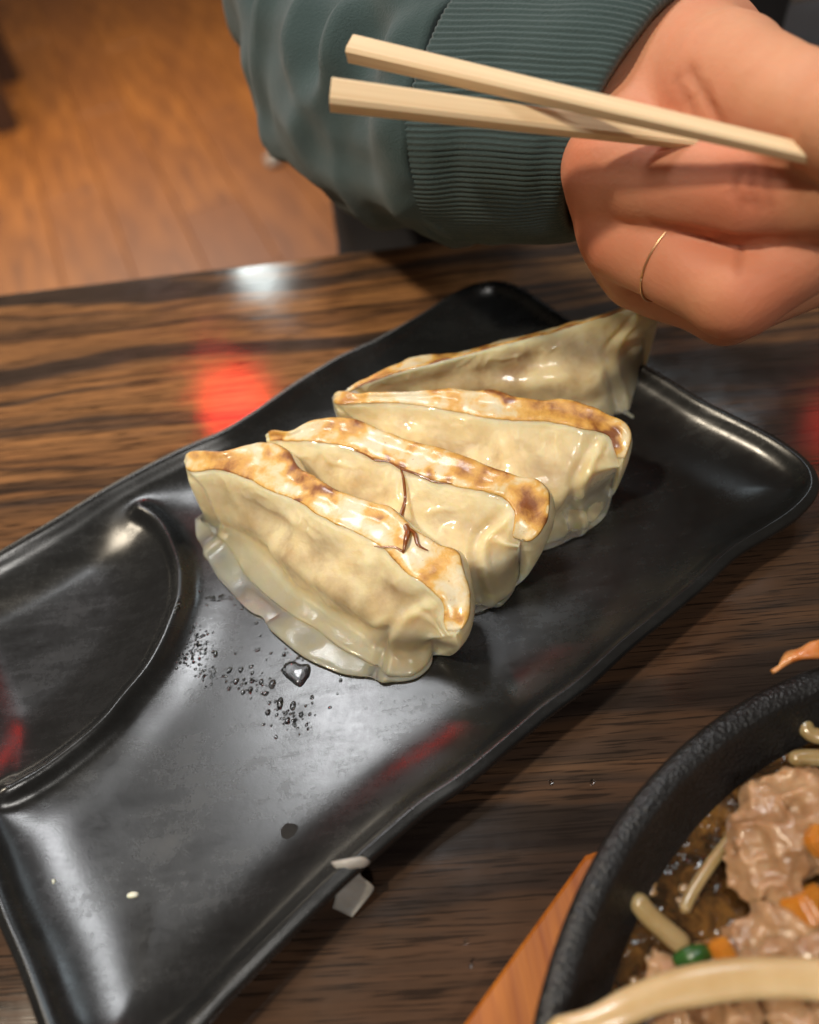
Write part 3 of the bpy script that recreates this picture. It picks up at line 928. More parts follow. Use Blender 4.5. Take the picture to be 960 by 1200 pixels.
# ------------------------------------------------------------------ water on the plate
def bead_mesh(name, r, h, seed=0):
    a = np.linspace(0, 2 * np.pi, 18, endpoint=False)
    V = [(0, 0, h)]
    rows = [0.35, 0.65, 0.87, 1.0]
    for q in rows:
        zq = h * math.sqrt(max(0, 1 - q * q))
        for t in a:
            k = 1 + 0.10 * math.sin(2 * t + seed) + 0.06 * math.sin(3 * t + 2 * seed)
            V.append((r * q * k * math.cos(t), r * q * k * math.sin(t), zq))
    for t in a:
        V.append((r * 0.9 * math.cos(t), r * 0.9 * math.sin(t), -0.02))
    n = 18
    Fc = [(0, 1 + j, 1 + (j + 1) % n) for j in range(n)]
    for i in range(len(rows)):
        for j in range(n):
            Fc.append((1 + i * n + j, 1 + (i + 1) * n + j, 1 + (i + 1) * n + (j + 1) % n, 1 + i * n + (j + 1) % n))
    Fc.append([1 + len(rows) * n + j for j in range(n)][::-1])
    return V, Fc
def crop(x, y):
    return 200 + x / 4.364, 660 + y / 4.364
beads = [(300,548,26,22),(360,545,20,22),(412,530,20,14),(418,562,14,14),(335,605,24,22),(375,595,12,12),(418,605,22,13),(463,607,18,22),(520,620,28,32),(300,640,18,18),(370,660,18,18),(408,650,18,26),(485,668,28,15),(560,718,26,40),(626,730,24,30),(505,715,14,14),(498,764,22,20),(543,777,14,12),(588,770,18,13),(598,806,22,22),(637,828,12,16),(668,775,18,20),(638,798,10,10),(712,772,14,12),(723,686,16,15),(724,716,10,10),(540,890,13,13),(445,443,24,15),(458,373,10,8),(438,307,20,12),(580,467,18,18),(490,494,8,8),(748,512,12,11),(870,600,14,14),(868,570,10,12),(815,738,16,9),(853,668,9,9),(365,233,16,12),(330,210,16,12),(185,212,14,12),(230,465,20,24),(330,462,12,8),(283,606,12,12),(282,580,18,8),(658,876,9,7),(440,650,10,10)]
bead0 = None
for i, (x, y, w, h_) in enumerate(beads):
    px, py = crop(x, y)
    z = plate_z(px, py)
    p = at_z(px, py, z)
    s = 0.5 * (w + h_) / 2 / 4.364 / 33.0
    if i % 6 == 0:
        V, Fc = bead_mesh('water_bead', 1.0, 0.62, i)
        bead0 = o = link('water_bead', V, Fc, WATER)
    else:
        o = bead0.copy(); C.objects.link(o)
    o.scale = (s * (w / (0.5 * (w + h_))), s * (h_ / (0.5 * (w + h_))) * 1.15, s)
    o.rotation_euler = (0, 0, 0)
    o.location = Vector(p * CM)
    tag(o, 'larger oval clear water bead in the cluster on the black plate' if w * h_ > 330 else 'tiny round clear water bead on the black plate in front of the dumpling flap', 'water drop', 'water beads on the plate')
# the finest beads nobody could count
rng = np.random.default_rng(5)
V, Fc = [], []
tv, tf = bead_mesh('', 1, 0.6)
tv = np.array(tv)
cl = [(150, 420, 60, 90, 120), (240, 175, 60, 18, 45), (70, 490, 40, 40, 40), (200, 560, 60, 40, 45), (40, 240, 14, 60, 40), (620, 790, 90, 60, 40), (400, 620, 110, 50, 30), (660, 450, 160, 90, 30)]
for cx, cy, sx, sy, cnt in cl:
    for _ in range(cnt):
        px, py = crop(rng.normal(cx, sx * 0.6), rng.normal(cy, sy * 0.6))
        if px < 203: continue
        r = rng.uniform(0.014, 0.045)
        p = at_z(px, py, plate_z(px, py))
        b = len(V) * len(tv)
        V.append(tv * r + p)
        Fc += [[k + b for k in f] for f in tf]
o = link('fine_water_beads', np.vstack(V), Fc, WATER)
tag(o, 'fine mist of tiny water beads on the plate by the ridge', 'water beads', None, 'stuff')
# big dark drop
def blob(name, outline_px, z, h, mat, label, cat, wet=False):
    c = np.mean(outline_px, 0)
    rings = []
    base = np.array([at_z(x, y, z) for x, y in outline_px])
    base = resample(np.vstack([base, base[:1]]), 33)[:-1]
    cc = base.mean(0)
    V = []
    prof = [(1.0, -0.03), (1.0, 0.0), (0.97, 0.3), (0.9, 0.52), (0.8, 0.7), (0.66, 0.84), (0.5, 0.93), (0.3, 0.98), (0.12, 1.0)]
    for k, q in prof:
        for p in base:
            V.append(cc + (p - cc) * k + np.array([0, 0, q * h if q >= 0 else q]))
    V.append(cc + np.array([0, 0, h]))
    n = len(base); L = len(prof)
    Fc = [(i * n + j, i * n + (j + 1) % n, (i + 1) * n + (j + 1) % n, (i + 1) * n + j) for i in range(L - 1) for j in range(n)]
    Fc += [((L - 1) * n + j, (L - 1) * n + (j + 1) % n, L * n) for j in range(n)]
    Fc.append([j for j in range(n)][::-1])
    o = link(name, np.array(V) - cc, Fc, mat)
    bm = bmesh.new(); bm.from_mesh(o.data)
    bmesh.ops.recalc_face_normals(bm, faces=bm.faces)
    bm.to_mesh(o.data); bm.free()
    o.location = Vector(cc * CM)
    return tag(o, label, cat)
blob('water_drop', [crop(*q) for q in [(563,548),(600,506),(640,505),(665,518),(712,520),(714,570),(695,600),(668,634),(640,625),(610,600),(585,580)]], plate_z(348, 790), 0.10, WATER, 'largest clear water drop, lying alone in front of the dumpling flap', 'water drop')
blob('sauce_spot', [(329,972),(334,966),(340,965),(348,967),(350,974),(347,983),(338,986),(330,980)], plate_z(338, 976), 0.02, SAUCE, 'dark sauce spot dried on the plate floor by the near rim', 'sauce spot')
blob('rice_crumb', [(149,1048),(155,1045),(162,1046),(161,1051),(154,1053),(149,1052)], plate_z(155, 1049), 0.06, RICE, 'larger white rice crumb on the plate towards the corner', 'crumb')
blob('rice_crumb', [(61,1031),(64,1030),(65,1034),(62,1036)], plate_z(63, 1033), 0.04, RICE, 'tiny pale speck of food on the plate beside the white crumb', 'crumb')

# ------------------------------------------------------------------ scrap on the near rim
def sheet(name, loops_uv, mat, thick=0.03, parent=None):
    """closed thin sheet from a list of rows of points"""
    G = np.array(loops_uv, float)
    nr, nn = G.shape[:2]
    N = grid_normals(G, False)
    VV = np.vstack([(G + N * thick / 2).reshape(-1, 3), (G - N * thick / 2).reshape(-1, 3)])
    b = nr * nn
    ff = grid_faces(nr, nn, False, False) + [f[::-1] for f in grid_faces(nr, nn, False, False, b)]
    for j in range(nn - 1):
        ff.append((j, b + j, b + j + 1, j + 1)); k = (nr - 1) * nn + j
        ff.append((k, k + 1, b + k + 1, b + k))
    for i in range(nr - 1):
        k = i * nn
        ff.append((k, k + nn, b + k + nn, b + k)); k = i * nn + nn - 1
        ff.append((k, b + k, b + k + nn, k + nn))
    o = link(name, VV, ff, mat, parent)
    bm = bmesh.new(); bm.from_mesh(o.data)
    bmesh.ops.recalc_face_normals(bm, faces=bm.faces)
    bm.to_mesh(o.data); bm.free()
    return o
def patch(rows, n=12, m=10):
    """rows of (px,py,z) -> smooth grid"""
    R = [resample(P3(r), n) for r in rows]
    R = np.array(R)
    return np.array([resample(R[:, j], m) for j in range(n)]).transpose(1, 0, 2)
sc = sheet('paper_scrap', patch([[(388,1010,1.22),(408,1006,1.32),(425,1004,1.3),(434,1009,1.15)], [(392,1016,1.2),(408,1014,1.28),(424,1014,1.2),(432,1013,1.1)], [(402,1023,1.12),(410,1022,1.12),(418,1021,1.05),(424,1018,1.0)], [(401,1032,0.85),(409,1030,0.85),(418,1028,0.8),(423,1026,0.8)], [(395,1040,0.6),(408,1038,0.58),(424,1036,0.55),(437,1038,0.5)], [(393,1052,0.35),(407,1052,0.35),(422,1050,0.33),(436,1046,0.3)], [(390,1064,0.12),(399,1068,0.1),(409,1073,0.1),(413,1075,0.1)]], 14, 24), FILM, 0.025)
tag(sc, 'torn pale paper scrap hanging over the near rim of the black plate', 'paper scrap')

# ------------------------------------------------------------------ drops on the table
for q, lab in (((553, 1128), 'hook shaped clear water drop on the table left of the wooden trivet'), ((546, 1104), 'tiny round water drop on the table just above the hook shaped drop'), ((646, 917), 'tiny pair of water drops on the dark table between plate and pan'), ((694, 917), 'tiny water drop on the table close to the pan rim')):
    x, y = q
    blob('water_drop', [(x - 2, y), (x, y - 6), (x + 3, y - 5), (x + 2, y + 1), (x - 1, y + 7), (x - 4, y + 6)] if '5' in str(x) and y > 1120 else [(x - 3, y), (x, y - 4), (x + 3, y), (x, y + 4)], 0.0, 0.06, WATER, lab, 'water drop')

# ------------------------------------------------------------------ cast iron pan on a wooden trivet
PZ = 2.3
pan_px = [(960,778),(890,812),(800,870),(725,960),(680,1030),(650,1110),(625,1200)]
pp = np.array([at_z(x, y, PZ)[:2] for x, y in pan_px])
A_ = np.c_[2 * pp, np.ones(len(pp))]
sol = np.linalg.lstsq(A_, (pp ** 2).sum(1), rcond=None)[0]
pcx, pcy = sol[0], sol[1]
PR = math.sqrt(sol[2] + pcx ** 2 + pcy ** 2)
print('pan centre', pcx, pcy, 'radius', PR)
prof = [(0.0, 0.75), (PR - 3.2, 0.75), (PR - 2.2, 0.78), (PR - 1.6, 0.9), (PR - 1.05, 1.5), (PR - 0.58, 2.10), (PR - 0.50, 2.24), (PR - 0.42, 2.30), (PR - 0.2, 2.30), (PR - 0.07, 2.27), (PR, 2.18), (PR - 0.03, 1.95), (PR - 0.45, 1.2), (PR - 1.0, 0.72), (PR - 2.0, 0.55), (0.0, 0.55)]
NS = 160
V, Fc = [], []
for r, z in prof:
    for j in range(NS):
        a = 2 * math.pi * j / NS
        V.append((r * math.cos(a), r * math.sin(a), z))
for i in range(len(prof) - 1):
    for j in range(NS):
        Fc.append((i * NS + j, i * NS + (j + 1) % NS, (i + 1) * NS + (j + 1) % NS, (i + 1) * NS + j))
pan = link('iron_pan', V, Fc, IRON)
bm = bmesh.new(); bm.from_mesh(pan.data)
bmesh.ops.remove_doubles(bm, verts=bm.verts, dist=1e-6)
bmesh.ops.recalc_face_normals(bm, faces=bm.faces)
bm.to_mesh(pan.data); bm.free()
pan.location = (pcx * CM, pcy * CM, 0)
tag(pan, 'round black cast iron pan of pork and broth on an orange wood trivet', 'pan')
BZ = 1.35
rb = PR - 1.12
V, Fc = [(0, 0, BZ)], []
rows = np.linspace(0.08, 1, 14)
for q in rows:
    for j in range(96):
        a = 2 * math.pi * j / 96
        V.append((q * rb * math.cos(a), q * rb * math.sin(a), BZ + (0.05 if q == 1 else 0)))
Fc += [(0, 1 + j, 1 + (j + 1) % 96) for j in range(96)]
for i in range(len(rows) - 1):
    for j in range(96):
        Fc.append((1 + i * 96 + j, 1 + (i + 1) * 96 + j, 1 + (i + 1) * 96 + (j + 1) % 96, 1 + i * 96 + (j + 1) % 96))
br = link('broth', V, Fc, BROTH)
br.location = (pcx * CM, pcy * CM, 0)
tag(br, 'glossy brown broth filling the cast iron pan', 'broth')
# trivet
tl = [at_z(x, y, 0.55) for x, y in [(684,1000),(640,1062),(600,1118),(570,1160),(540,1203)]]
e0, e1 = tl[0], tl[-1]
dirv = (e1 - e0) / np.linalg.norm(e1 - e0)
perp = np.array([-dirv[1], dirv[0], 0])
if (np.array([pcx, pcy, 0]) - e0) @ perp < 0:
    perp = -perp
o0 = e0 + perp * 0 - dirv * 2.0
tvt = thing('wooden_trivet', 'orange wooden trivet under the cast iron pan', 'trivet')
V = []
Lg = 24
def tv_pt(a, b, z): 
    q = o0 + dirv * a + perp * b
    return (q[0], q[1], z)
outl = [(0.6, 0.9), (2.0, 0.05), (8, 0.0), (Lg - 2, 0.0), (Lg - 0.5, 0.5), (Lg, 2), (Lg, 16), (Lg - 2, 18), (2, 18), (0, 16), (0, 2)]
V = [tv_pt(a, b, 0.0) for a, b in outl] + [tv_pt(a, b, 0.47) for a, b in outl]
n2 = len(outl)
cx2 = np.mean([o[0] for o in outl]); cy2 = np.mean([o[1] for o in outl])
V += [tv_pt(cx2 + (a - cx2) * 0.99, cy2 + (b - cy2) * 0.99, 0.545) for a, b in outl]
Fc = [(i * n2 + j, i * n2 + (j + 1) % n2, (i + 1) * n2 + (j + 1) % n2, (i + 1) * n2 + j) for i in range(2) for j in range(n2)]
Fc += [[2 * n2 + j for j in range(n2)], [j for j in range(n2)][::-1]]
link('board', V, Fc, TRIVETWOOD, tvt, smooth=False)
set_base(tvt, (pcx, pcy, 0))

def stick_food(name, pts, r, mat, label, cat, group=None, sides=14, squash=0.9, n=28, taper=None):
    path = resample(P3([(q[0], q[1], q[2] - 0.15) for q in pts]), n)
    rad = round_ends(path, r)
    if taper is not None:
        rad = rad * np.interp(np.linspace(0, 1, n), np.linspace(0, 1, len(taper)), taper)
    rad = rad * (1 + 0.05 * vnoise(path, 1.5, int(abs(path[0][0] * 10))))
    V, Fc = tube(path, rad, sides, squash=squash)
    c = path.mean(0)
    o = link(name, V - c, Fc, mat)
    o.location = Vector(c * CM)
    return tag(o, label, cat, group)
stick_food('bean_sprout', [(742,1048,1.75),(760,1072,1.72),(782,1092,1.7),(808,1114,1.7)], 0.20, SPROUT, 'thick pale bean sprout leaning on the pan wall above the green leaf', 'bean sprout', 'bean sprouts in the broth')
stick_food('bean_sprout', [(800,1070,1.6),(812,1045,1.62),(835,1010,1.64),(862,975,1.66)], 0.11, SPROUT, 'thin translucent bean sprout half sunk in broth beside the pork', 'bean sprout', 'bean sprouts in the broth')
stick_food('bean_sprout', [(925,892,1.72),(945,888,1.74),(985,890,1.74)], 0.17, SPROUT, 'bean sprout lying under the curved one near the far pan wall', 'bean sprout', 'bean sprouts in the broth')
stick_food('bean_sprout', [(942,842,1.8),(946,856,1.8),(960,863,1.8),(990,862,1.8)], 0.17, SPROUT, 'pale curved bean sprout closest to the far pan wall', 'bean sprout', 'bean sprouts in the broth')
stick_food('onion_strip', [(640,1205,2.65),(700,1195,2.75),(770,1166,2.75),(850,1149,2.7),(920,1146,2.65),(1000,1150,2.6)], 0.30, ONION, 'long pale onion strip across the front of the pan', 'onion strip', squash=0.5, taper=[0.45, 0.8, 1, 1, 1])

def lump_food(name, balls, mat, label, cat, group=None, seed=0, h=0.055, amp=0.22, freq=2.1):
    B = [(at_z(x, y, z - 0.15), r) for x, y, z, r in balls]
    def fn(X):
        D = None
        for c, r in B:
            d = np.linalg.norm(X - c, axis=-1) - r
            D = d if D is None else smin(D, d, 0.12)
        nz = vnoise(X, freq, seed)
        fz = 0.04 * vnoise(X, 7.5, seed + 9)
        return D + amp * (np.abs(nz) - 0.4) + amp * 0.5 * np.abs(vnoise(X, freq * 2.3, seed + 5)) - amp * 0.2 + fz
    cs = np.array([b[0] for b in B]); rs = max(b[1] for b in B) + amp + 0.15
    V, Fc = surface_nets(fn, cs.min(0) - rs, cs.max(0) + rs, h)
    c = np.array([cs[:, 0].mean(), cs[:, 1].mean(), BZ])
    o = link(name, V - c, Fc, mat)
    o.location = Vector(c * CM)
    return tag(o, label, cat, group)
GP = 'pieces of pork in the pan'
lump_food('pork_piece', [(900,950,1.9,.55),(940,940,2.0,.6),(885,985,1.9,.5),(920,985,2.1,.6),(965,975,2.1,.7),(880,1025,1.8,.42),(905,1040,1.9,.45),(925,1065,1.9,.4)], MEAT, 'largest crumbly clump of pork, towards the far side of the pan', 'pork piece', GP, 3)
lump_food('pork_piece', [(905,1075,1.9,.38),(885,1095,1.8,.36),(925,1085,1.9,.35),(945,1100,1.9,.4),(870,1112,1.75,.35)], MEAT, 'curled pork piece between the carrot dice and the big clump', 'pork piece', GP, 8)
lump_food('pork_piece', [(790,1150,1.7,.4),(830,1140,1.75,.4),(870,1135,1.8,.42),(910,1130,1.9,.42),(960,1125,1.9,.5)], MEAT, 'long pork piece behind the onion strip', 'pork piece', GP, 12)
lump_food('pork_piece', [(800,1205,1.8,.5),(860,1195,1.9,.5),(930,1200,1.9,.55),(985,1190,2.0,.6)], MEAT, 'pork piece in front of the onion strip at the pan\'s near side', 'pork piece', GP, 17)
def dice(name, px, py, z, sx, sy, sz, rot, mat, label, cat):
    V, Fc = box_vf(-sx, sx, -sy, sy, -sz, sz, 0.08)
    o = link(name, V, Fc, mat, smooth=False)
    bm = bmesh.new(); bm.from_mesh(o.data)
    bmesh.ops.bevel(bm, geom=bm.edges[:], offset=0.0005, segments=2, affect='EDGES')
    bm.to_mesh(o.data); bm.free()
    o.location = Vector(at_z(px, py, z) * CM); o.rotation_euler = rot
    return tag(o, label, cat)
dice('carrot_piece', 946, 1062, 2.05, .34, .26, .3, (0.3, 0.5, 0.4), CARROT, 'orange carrot piece tucked beside the largest pork clump', 'carrot')
dice('carrot_piece', 847, 1120, 1.95, .2, .27, .24, (0.2, 0.1, 0.2), CARROT, 'orange carrot piece touching the green leaf', 'carrot')
dice('carrot_piece', 960, 985, 2.6, .22, .22, .2, (0.4, 0.2, 0.7), CARROT, 'small carrot piece on top of the largest pork clump', 'carrot')
leafg = patch([[(788,1122,1.85),(800,1112,2.0),(818,1107,2.05),(833,1108,1.95)], [(790,1128,1.9),(803,1122,2.08),(820,1118,2.14),(836,1116,2.0)], [(796,1134,1.88),(808,1130,2.04),(822,1128,2.08),(834,1126,1.95)], [(804,1138,1.8),(812,1138,1.9),(822,1138,1.9),(832,1134,1.8)]], 14, 12)
lf = sheet('green_leaf', leafg, LEAF, 0.05)
tag(lf, 'small dark green leaf piece in the pan beside the thick bean sprout', 'leaf')
# crisp scrap on the far rim
sg = [(904,788,2.34),(925,776,2.36),(948,768,2.42)], [(912,782,2.42),(935,770,2.5),(965,762,2.55)], [(922,766,2.4),(940,768,2.62),(985,770,2.6)], [(938,764,2.45),(955,752,2.7),(990,745,2.7)]
cs_ = sheet('crisp_scrap', patch([list(r) for r in sg], 18, 16), CRISP, 0.09)
tag(cs_, 'crisp orange brown scrap of food lying across the far rim of the pan', 'food scrap')
# bubbles of broth
for i, (x, y, s_) in enumerate([(765,1037,9),(765,1046,8),(803,1042,11),(798,1056,8),(815,1050,7),(768,1118,9),(760,1124,7),(778,1122,8),(744,1150,8),(746,1160,8),(853,978,6),(815,940,7)]):
    V, Fc = bead_mesh('oil_bubble', 1.0, 0.7, i)
    o = link('oil_bubble', V, Fc, BUBBLE)
    o.location = Vector(at_z(x, y, BZ + 0.01) * CM); s = s_ / 2 / 44.0
    o.scale = (s, s, s)
    tag(o, 'tiny glossy bubble floating on the brown broth', 'bubble', 'bubbles on the broth')

# ------------------------------------------------------------------ person: hand, sleeve
HD = 19.0
def J(px, py, d):
    return at_d(px, py, d)
def R_(px_r, d):
    return px_r * d / 900.0
bones = [  # a, b, ra, rb, group
    ('palm', J(780, 104, 22.6), J(720, 195, 19.9), 1.95, 1.25),
    ('palm', J(790, 110, 23.2), J(735, 270, 20.6), 2.0, 1.2),
    ('palm', J(800, 120, 24.2), J(750, 310, 21.6), 1.8, 1.05),
    ('thenar', J(790, 100, 21.8), J(845, 100, 20.2), 1.85, 1.42),
    ('thumb', J(845, 100, 20.0), J(930, 130, 18.0), 1.38, 0.98),
    ('thumb', J(930, 130, 18.0), J(1010, 150, 17.2), 0.98, 0.92),
    ('thumb', J(1010, 150, 17.2), J(1075, 170, 17.0), 0.92, 0.8),
    ('thumb', J(985, 142, 17.0), J(1060, 172, 16.3), 0.84, 0.86),
    ('web', J(800, 150, 20.8), J(760, 190, 20.2), 1.0, 1.0),
    ('index', J(722, 198, 19.7), J(885, 216, 18.4), 1.16, 1.12),
    ('index', J(885, 216, 18.4), J(1005, 226, 18.0), 1.10, 0.92),
    ('index', J(1005, 228, 18.2), J(1080, 238, 18.2), 0.86, 0.72),
    ('middle', J(735, 272, 20.3), J(862, 343, 18.8), 1.15, 0.98),
    ('middle', J(864, 345, 18.8), J(985, 272, 19.0), 0.98, 0.82),
    ('middle', J(985, 272, 19.0), J(1050, 240, 19.2), 0.82, 0.7),
    ('ring', J(752, 318, 21.6), J(850, 360, 20.6), 1.0, 0.88),
    ('ring', J(850, 360, 20.6), J(960, 320, 20.6), 0.88, 0.76),
    ('pinky', J(760, 330, 22.8), J(840, 362, 22.2), 0.85, 0.75),
    ('pinky', J(840, 362, 22.2), J(930, 330, 22.0), 0.75, 0.65),
    ('arm', J(790, 104, 22.8), J(640, 130, 24.5), 2.1, 2.4),
    ('arm', J(640, 120, 24.5), J(480, 110, 28.5), 2.35, 3.2),
]
def on_hand(px, py, lo=14.0):        # first point of the hand along a line of sight
    t = np.linspace(lo, 26, 700)
    d = hand_sdf(CAM + ray(px, py) * t[:, None])
    k = int(np.argmax(d < 0))
    return CAM + ray(px, py) * (t[k] - 0.03)
CREASES = []
def hand_sdf(X):
    groups = {}
    for g, a, b, ra, rb in bones:
        d = cone_sdf(X, a, b, ra, rb)
        groups[g] = d if g not in groups else smin(groups[g], d, 0.9 if g == 'palm' else 0.25)
    D = smin(groups['palm'], groups['arm'], 0.8)
    D = smin(D, groups['thenar'], 0.5)
    D = smin(D, groups['web'], 0.4)
    D = smin(D, groups['thumb'], 0.2)
    for g in ('index', 'middle', 'ring', 'pinky'):
        D = smin(D, groups[g], 0.12)
    D = D - 0.03 * fbm(X, 0.9, 4, 2)
    for a, b, r in CREASES:
        D = -smin(-D, cone_sdf(X, a, b, r, r * 0.7), 0.09)
    return D
cr_ = []
for L_, r in (([(806, 82), (822, 108), (846, 146)], 0.11), ([(792, 92), (806, 116), (816, 140)], 0.05), ([(868, 200), (860, 222), (870, 246)], 0.05), ([(884, 196), (880, 220), (888, 244)], 0.05), ([(900, 200), (899, 224), (903, 242)], 0.045), ([(870, 236), (894, 239)], 0.045), ([(866, 290), (866, 318)], 0.06), ([(765, 262), (800, 268), (840, 276), (880, 281), (930, 280), (958, 278)], 0.10), ([(845, 279), (880, 282)], 0.17)):
    for a, b in zip(L_[:-1], L_[1:]):
        cr_.append((on_hand(*a), on_hand(*b), r))
CREASES = cr_
cs = np.array([b[1] for b in bones] + [b[2] for b in bones])
hv, hf = surface_nets(hand_sdf, cs.min(0) - 3.4, cs.max(0) + 3.4, 0.11)
flush = np.zeros(len(hv))
for q, r in ((J(868, 372, 18.3), 1.0), (J(885, 222, 17.7), 0.8), (J(690, 190, 19.2), 1.0), (J(690, 285, 19.8), 1.0), (J(840, 240, 18.2), 0.8), (J(905, 330, 18.6), 0.9), (J(800, 300, 19.0), 0.8)):
    flush += 0.5 * np.exp(-(np.linalg.norm(hv - q, axis=1) / r) ** 2)
shade_w = np.zeros(len(hv))  # mask for the shade painted along the creases
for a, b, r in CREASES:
    shade_w = np.maximum(shade_w, 0.26 * np.exp(-np.maximum(cone_sdf(hv, a, b, 0.01, 0.01) - r * 0.4, 0) ** 2 / 0.0065))
person = thing('person', 'person in a teal sweatshirt holding chopsticks in one hand above the plate', 'person')
body = link('body', hv, hf, SKIN, person, attrs={'flush': np.clip(flush, 0, 0.9), 'crease_shade': shade_w})
# ring
rc = 0.5 * (J(735, 272, 20.3) + J(862, 343, 18.8)) * 1.0
mid_dir = J(862, 343, 18.8) - J(735, 272, 20.3); ml = np.linalg.norm(mid_dir); mid_dir /= ml
rc = J(735, 272, 20.3) + mid_dir * ml * 0.46
e1 = np.cross(mid_dir, [0, 0, 1]); e1 /= np.linalg.norm(e1); e2 = np.cross(mid_dir, e1)
rr_ = 1.15 + (0.98 - 1.15) * 0.46 + 0.02
pth = np.array([rc + rr_ * (math.cos(a) * e1 + math.sin(a) * e2) for a in np.linspace(0, 2 * math.pi, 49)])
V, Fc = tube(pth, 0.028, 8, up=mid_dir)
link('finger_ring', V, Fc, GOLD, person)
# sleeve and cuff
def sleeve(name, stations, n, sides, mat, parent, fold, seed, rib=0.0, nrib=64, thick=0.25, tilt=(0, 0)):
    st = np.array([np.r_[at_d(a, b, d), r] for a, b, d, r in stations])
    path = resample(st, n)
    c, rad = path[:, :3], path[:, 3]
    T = np.gradient(c, axis=0); T /= np.linalg.norm(T, axis=1, keepdims=True)
    A = np.cross(T, [0, 0, 1.0]); A /= np.linalg.norm(A, axis=1, keepdims=True)
    B = np.cross(A, T)
    th = np.linspace(0, 2 * np.pi, sides, endpoint=False)
    dirs = np.cos(th)[:, None, None] * A[None] + np.sin(th)[:, None, None] * B[None]
    G = c[None] + rad[None, :, None] * dirs
    s = np.r_[0, np.cumsum(np.linalg.norm(np.diff(c, axis=0), axis=1))][None] * np.ones((sides, 1))
    q = np.stack([s * 0.45, 1.2 * np.cos(th)[:, None] + 0 * s, 1.2 * np.sin(th)[:, None] + 0 * s], -1)
    d = fold * (1 - np.abs(vnoise(q, 1.1, seed)) * 2.0) * 0.5 + fold * 0.5 * vnoise(q, 2.3, seed + 4)
    if rib:
        d = d * 0.4 + rib * np.abs(np.sin(th * nrib / 2))[:, None]
    G = G + dirs * d[..., None]
    tw = np.linspace(tilt[0], tilt[1], n)[None, :, None]
    G = G + T[None] * tw * ((G - c[None]) @ UP)[..., None]
    inner = G - dirs * thick
    # closed shell: outer, turn at both ends, inner
    full = np.concatenate([G, inner[:, ::-1]], 1)
    N = full.shape[1]
    V = full.reshape(-1, 3)
    Fc = []
    for i in range(sides):
        k = (i + 1) % sides
        for j in range(N):
            l = (j + 1) % N
            Fc.append((i * N + j, i * N + l, k * N + l, k * N + j))
    o = link(name, V, Fc, mat, parent)
    bm = bmesh.new(); bm.from_mesh(o.data)
    bmesh.ops.recalc_face_normals(bm, faces=bm.faces)
    bm.to_mesh(o.data); bm.free()
    return o
slv = sleeve('sleeve', [(585,136,24.0,3.15),(560,132,24.6,3.5),(510,118,26,3.6),(450,95,28.3,3.7),(415,50,31,3.9),(410,-10,34,4.3),(420,-90,38,4.9),(450,-190,43,5.5)], 130, 140, FLEECE, person, 0.75, 21)
cf = sleeve('cuff', [(752,138,22.3,2.85),(735,138,22.4,3.05),(690,138,22.8,3.25),(630,137,23.6,3.4),(572,136,24.4,3.5)], 60, 640, FLEECE, slv, 0.25, 5, rib=0.05, nrib=150, thick=0.22, tilt=(-0.45, -0.25))
# torso and lap behind the table edge
def torso_sdf(X):
    a = cone_sdf(X, at_d(625, 150, 46), at_d(760, -330, 58), 10.0, 13)
    b = cone_sdf(X, at_d(560, 255, 48), at_d(840, 330, 44), 8.6, 8)
    return smin(a, b, 3) + 0.7 * fbm(X, 0.16, 8, 3)
tc = [at_d(625, 150, 46), at_d(760, -330, 58), at_d(560, 255, 48), at_d(840, 330, 44)]
tc = np.array(tc)
tv_, tf_ = surface_nets(torso_sdf, tc.min(0) - 15, tc.max(0) + 15, 0.8)
link('sweatshirt', tv_, tf_, DARKCLOTH, person)
set_base(person, at_d(560, 140, 26))

# ------------------------------------------------------------------ chopsticks
def chopstick(a, b, wa, wb, label, twist):
    a, b = np.asarray(a), np.asarray(b)
    L = np.linalg.norm(b - a)
    n = 24
    t = np.linspace(0, 1, n)
    V = []
    sec = []
    for sx, sy in ((1, 1), (-1, 1), (-1, -1), (1, -1)):     # square with broken edges
        c = 0.30
        if sx * sy > 0:
            sec += [(sx, sy * (1 - c)), (sx * (1 - c), sy)]
        else:
            sec += [(sx * (1 - c), sy), (sx, sy * (1 - c))]
    for k in t:
        w = wa + (wb - wa) * k
        for y, z in sec:
            V.append((k * L, y * w, z * w * 0.82))
    m_ = len(sec)
    Fc = [(i * m_ + j, i * m_ + (j + 1) % m_, (i + 1) * m_ + (j + 1) % m_, (i + 1) * m_ + j) for i in range(n - 1) for j in range(m_)]
    Fc += [[j for j in range(m_)][::-1], [(n - 1) * m_ + j for j in range(m_)]]
    o = link('chopstick', V, Fc, BIRCH, smooth=False)
    bm = bmesh.new(); bm.from_mesh(o.data)
    bmesh.ops.recalc_face_normals(bm, faces=bm.faces)
    bm.to_mesh(o.data); bm.free()
    x = Vector((b - a) / L)
    z = Vector((0, 0, 1)); y = z.cross(x).normalized(); z = x.cross(y)
    Mx = Matrix((( x.x, y.x, z.x, a[0] * CM), (x.y, y.y, z.y, a[1] * CM), (x.z, y.z, z.z, a[2] * CM), (0, 0, 0, 1)))
    o.matrix_world = Mx @ Matrix.Rotation(twist, 4, 'X')
    return tag(o, label, 'chopstick', 'chopsticks held in the hand')
chopstick(at_d(412, 57, 18.6), at_d(1040, 202, 16.75), 0.24, 0.13, 'upper pale wooden chopstick, gripped under the thumb', math.radians(20))
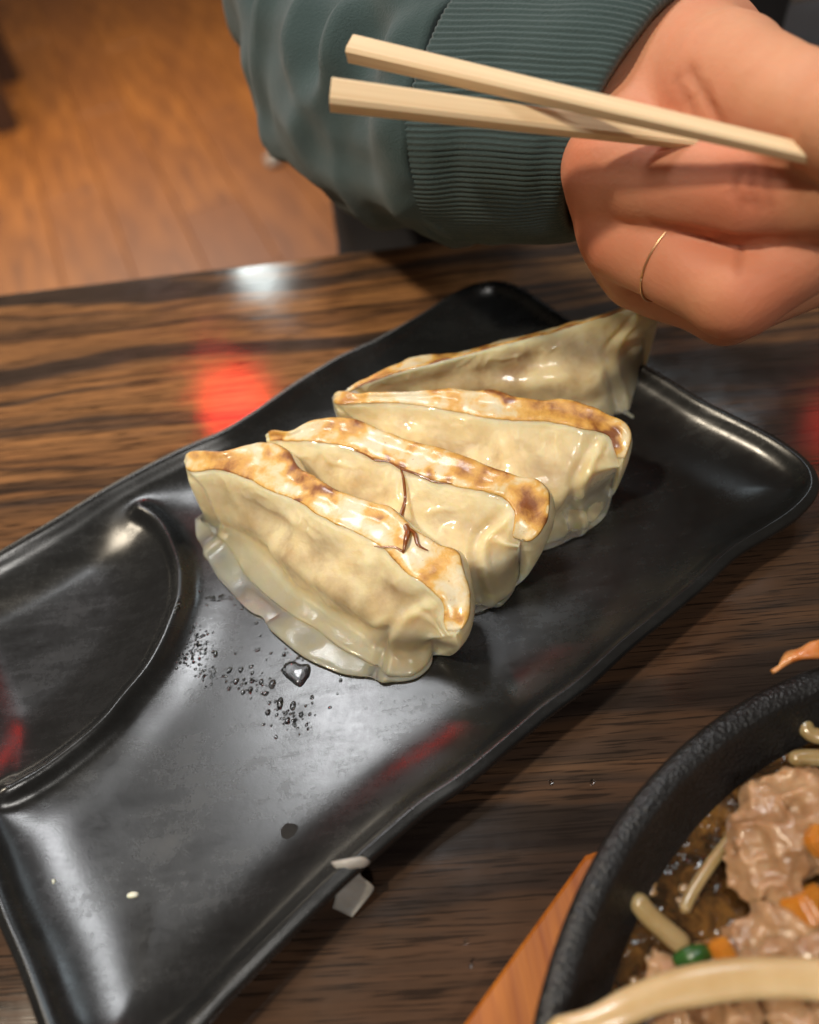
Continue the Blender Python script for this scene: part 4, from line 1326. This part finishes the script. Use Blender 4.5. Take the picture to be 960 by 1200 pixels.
chopstick(at_d(388, 111, 17.2), at_d(930, 178, 18.9), 0.27, 0.14, 'lower pale wooden chopstick, lying under the other in the hand', math.radians(35))

# ------------------------------------------------------------------ background furniture
bs = thing('bench', 'dark grey cushioned bench beyond the hand with a pale piped edge', 'bench')
p0 = at_d(915, 40, 70)
V, Fc = box_vf(-9, 60, -14, 6.5, -10, 0, 1.2)
link('cushion', np.array(V), Fc, VINYL, bs, smooth=False)
V, Fc = tube([(-9, 6.9, 0.2), (20, 6.9, 0.2), (60, 6.9, 0.2)], 0.8, 10)
link('piping', V, Fc, PIPING, bs)
V, Fc = box_vf(-7, 58, -12, 6, -73 - p0[2], -10.05)
link('bench_base', np.array(V), Fc, DARKWOOD, bs, smooth=False)
bs.location = Vector((p0[0] * CM, p0[1] * CM, p0[2] * CM))
bs.rotation_euler = (0, 0, math.radians(-4))

ch = thing('chair', 'dark brown wooden chair standing on the orange floor', 'chair')
c0 = at_z(10, 150, FZ)
def leg(x, y, tilt):
    V, Fc = box_vf(-3.0, 3.0, -3.0, 3.0, 0, 44, 0.4)
    V = np.array(V); V[:, 0] += x + V[:, 2] * tilt; V[:, 1] += y
    link('leg', V, Fc, DARKWOOD, ch, smooth=False)
for x, y in ((0, 0), (-38, 0), (0, 38), (-38, 38)):
    leg(x, y, 0.0)
V, Fc = box_vf(-42, 3, -3, 42, 44.05, 48, 0.8)
link('seat', V, Fc, DARKWOOD, ch, smooth=False)
V, Fc = box_vf(-1.2, 1.2, 2.25, 35.7, 14, 18, 0.3)
link('rail', V, Fc, DARKWOOD, ch, smooth=False)
ch.location = Vector(c0 * CM)
ch.rotation_euler = (0, 0, math.radians(10))

# small things on the floor
fc_ = at_z(322, 191, FZ)
V, Fc = surface_nets(lambda X: np.linalg.norm((X - fc_ - [0, 0, 1.0]) * [1, 1, 1.6], axis=-1) - 2.2 + 0.9 * vnoise(X, 0.7, 3), fc_ - [4, 4, 2], fc_ + [4, 4, 4], 0.35)
o = link('paper_ball', V - fc_, Fc, FILM)
o.location = Vector(fc_ * CM)
tag(o, 'small crumpled white paper ball on the orange floor', 'paper ball')
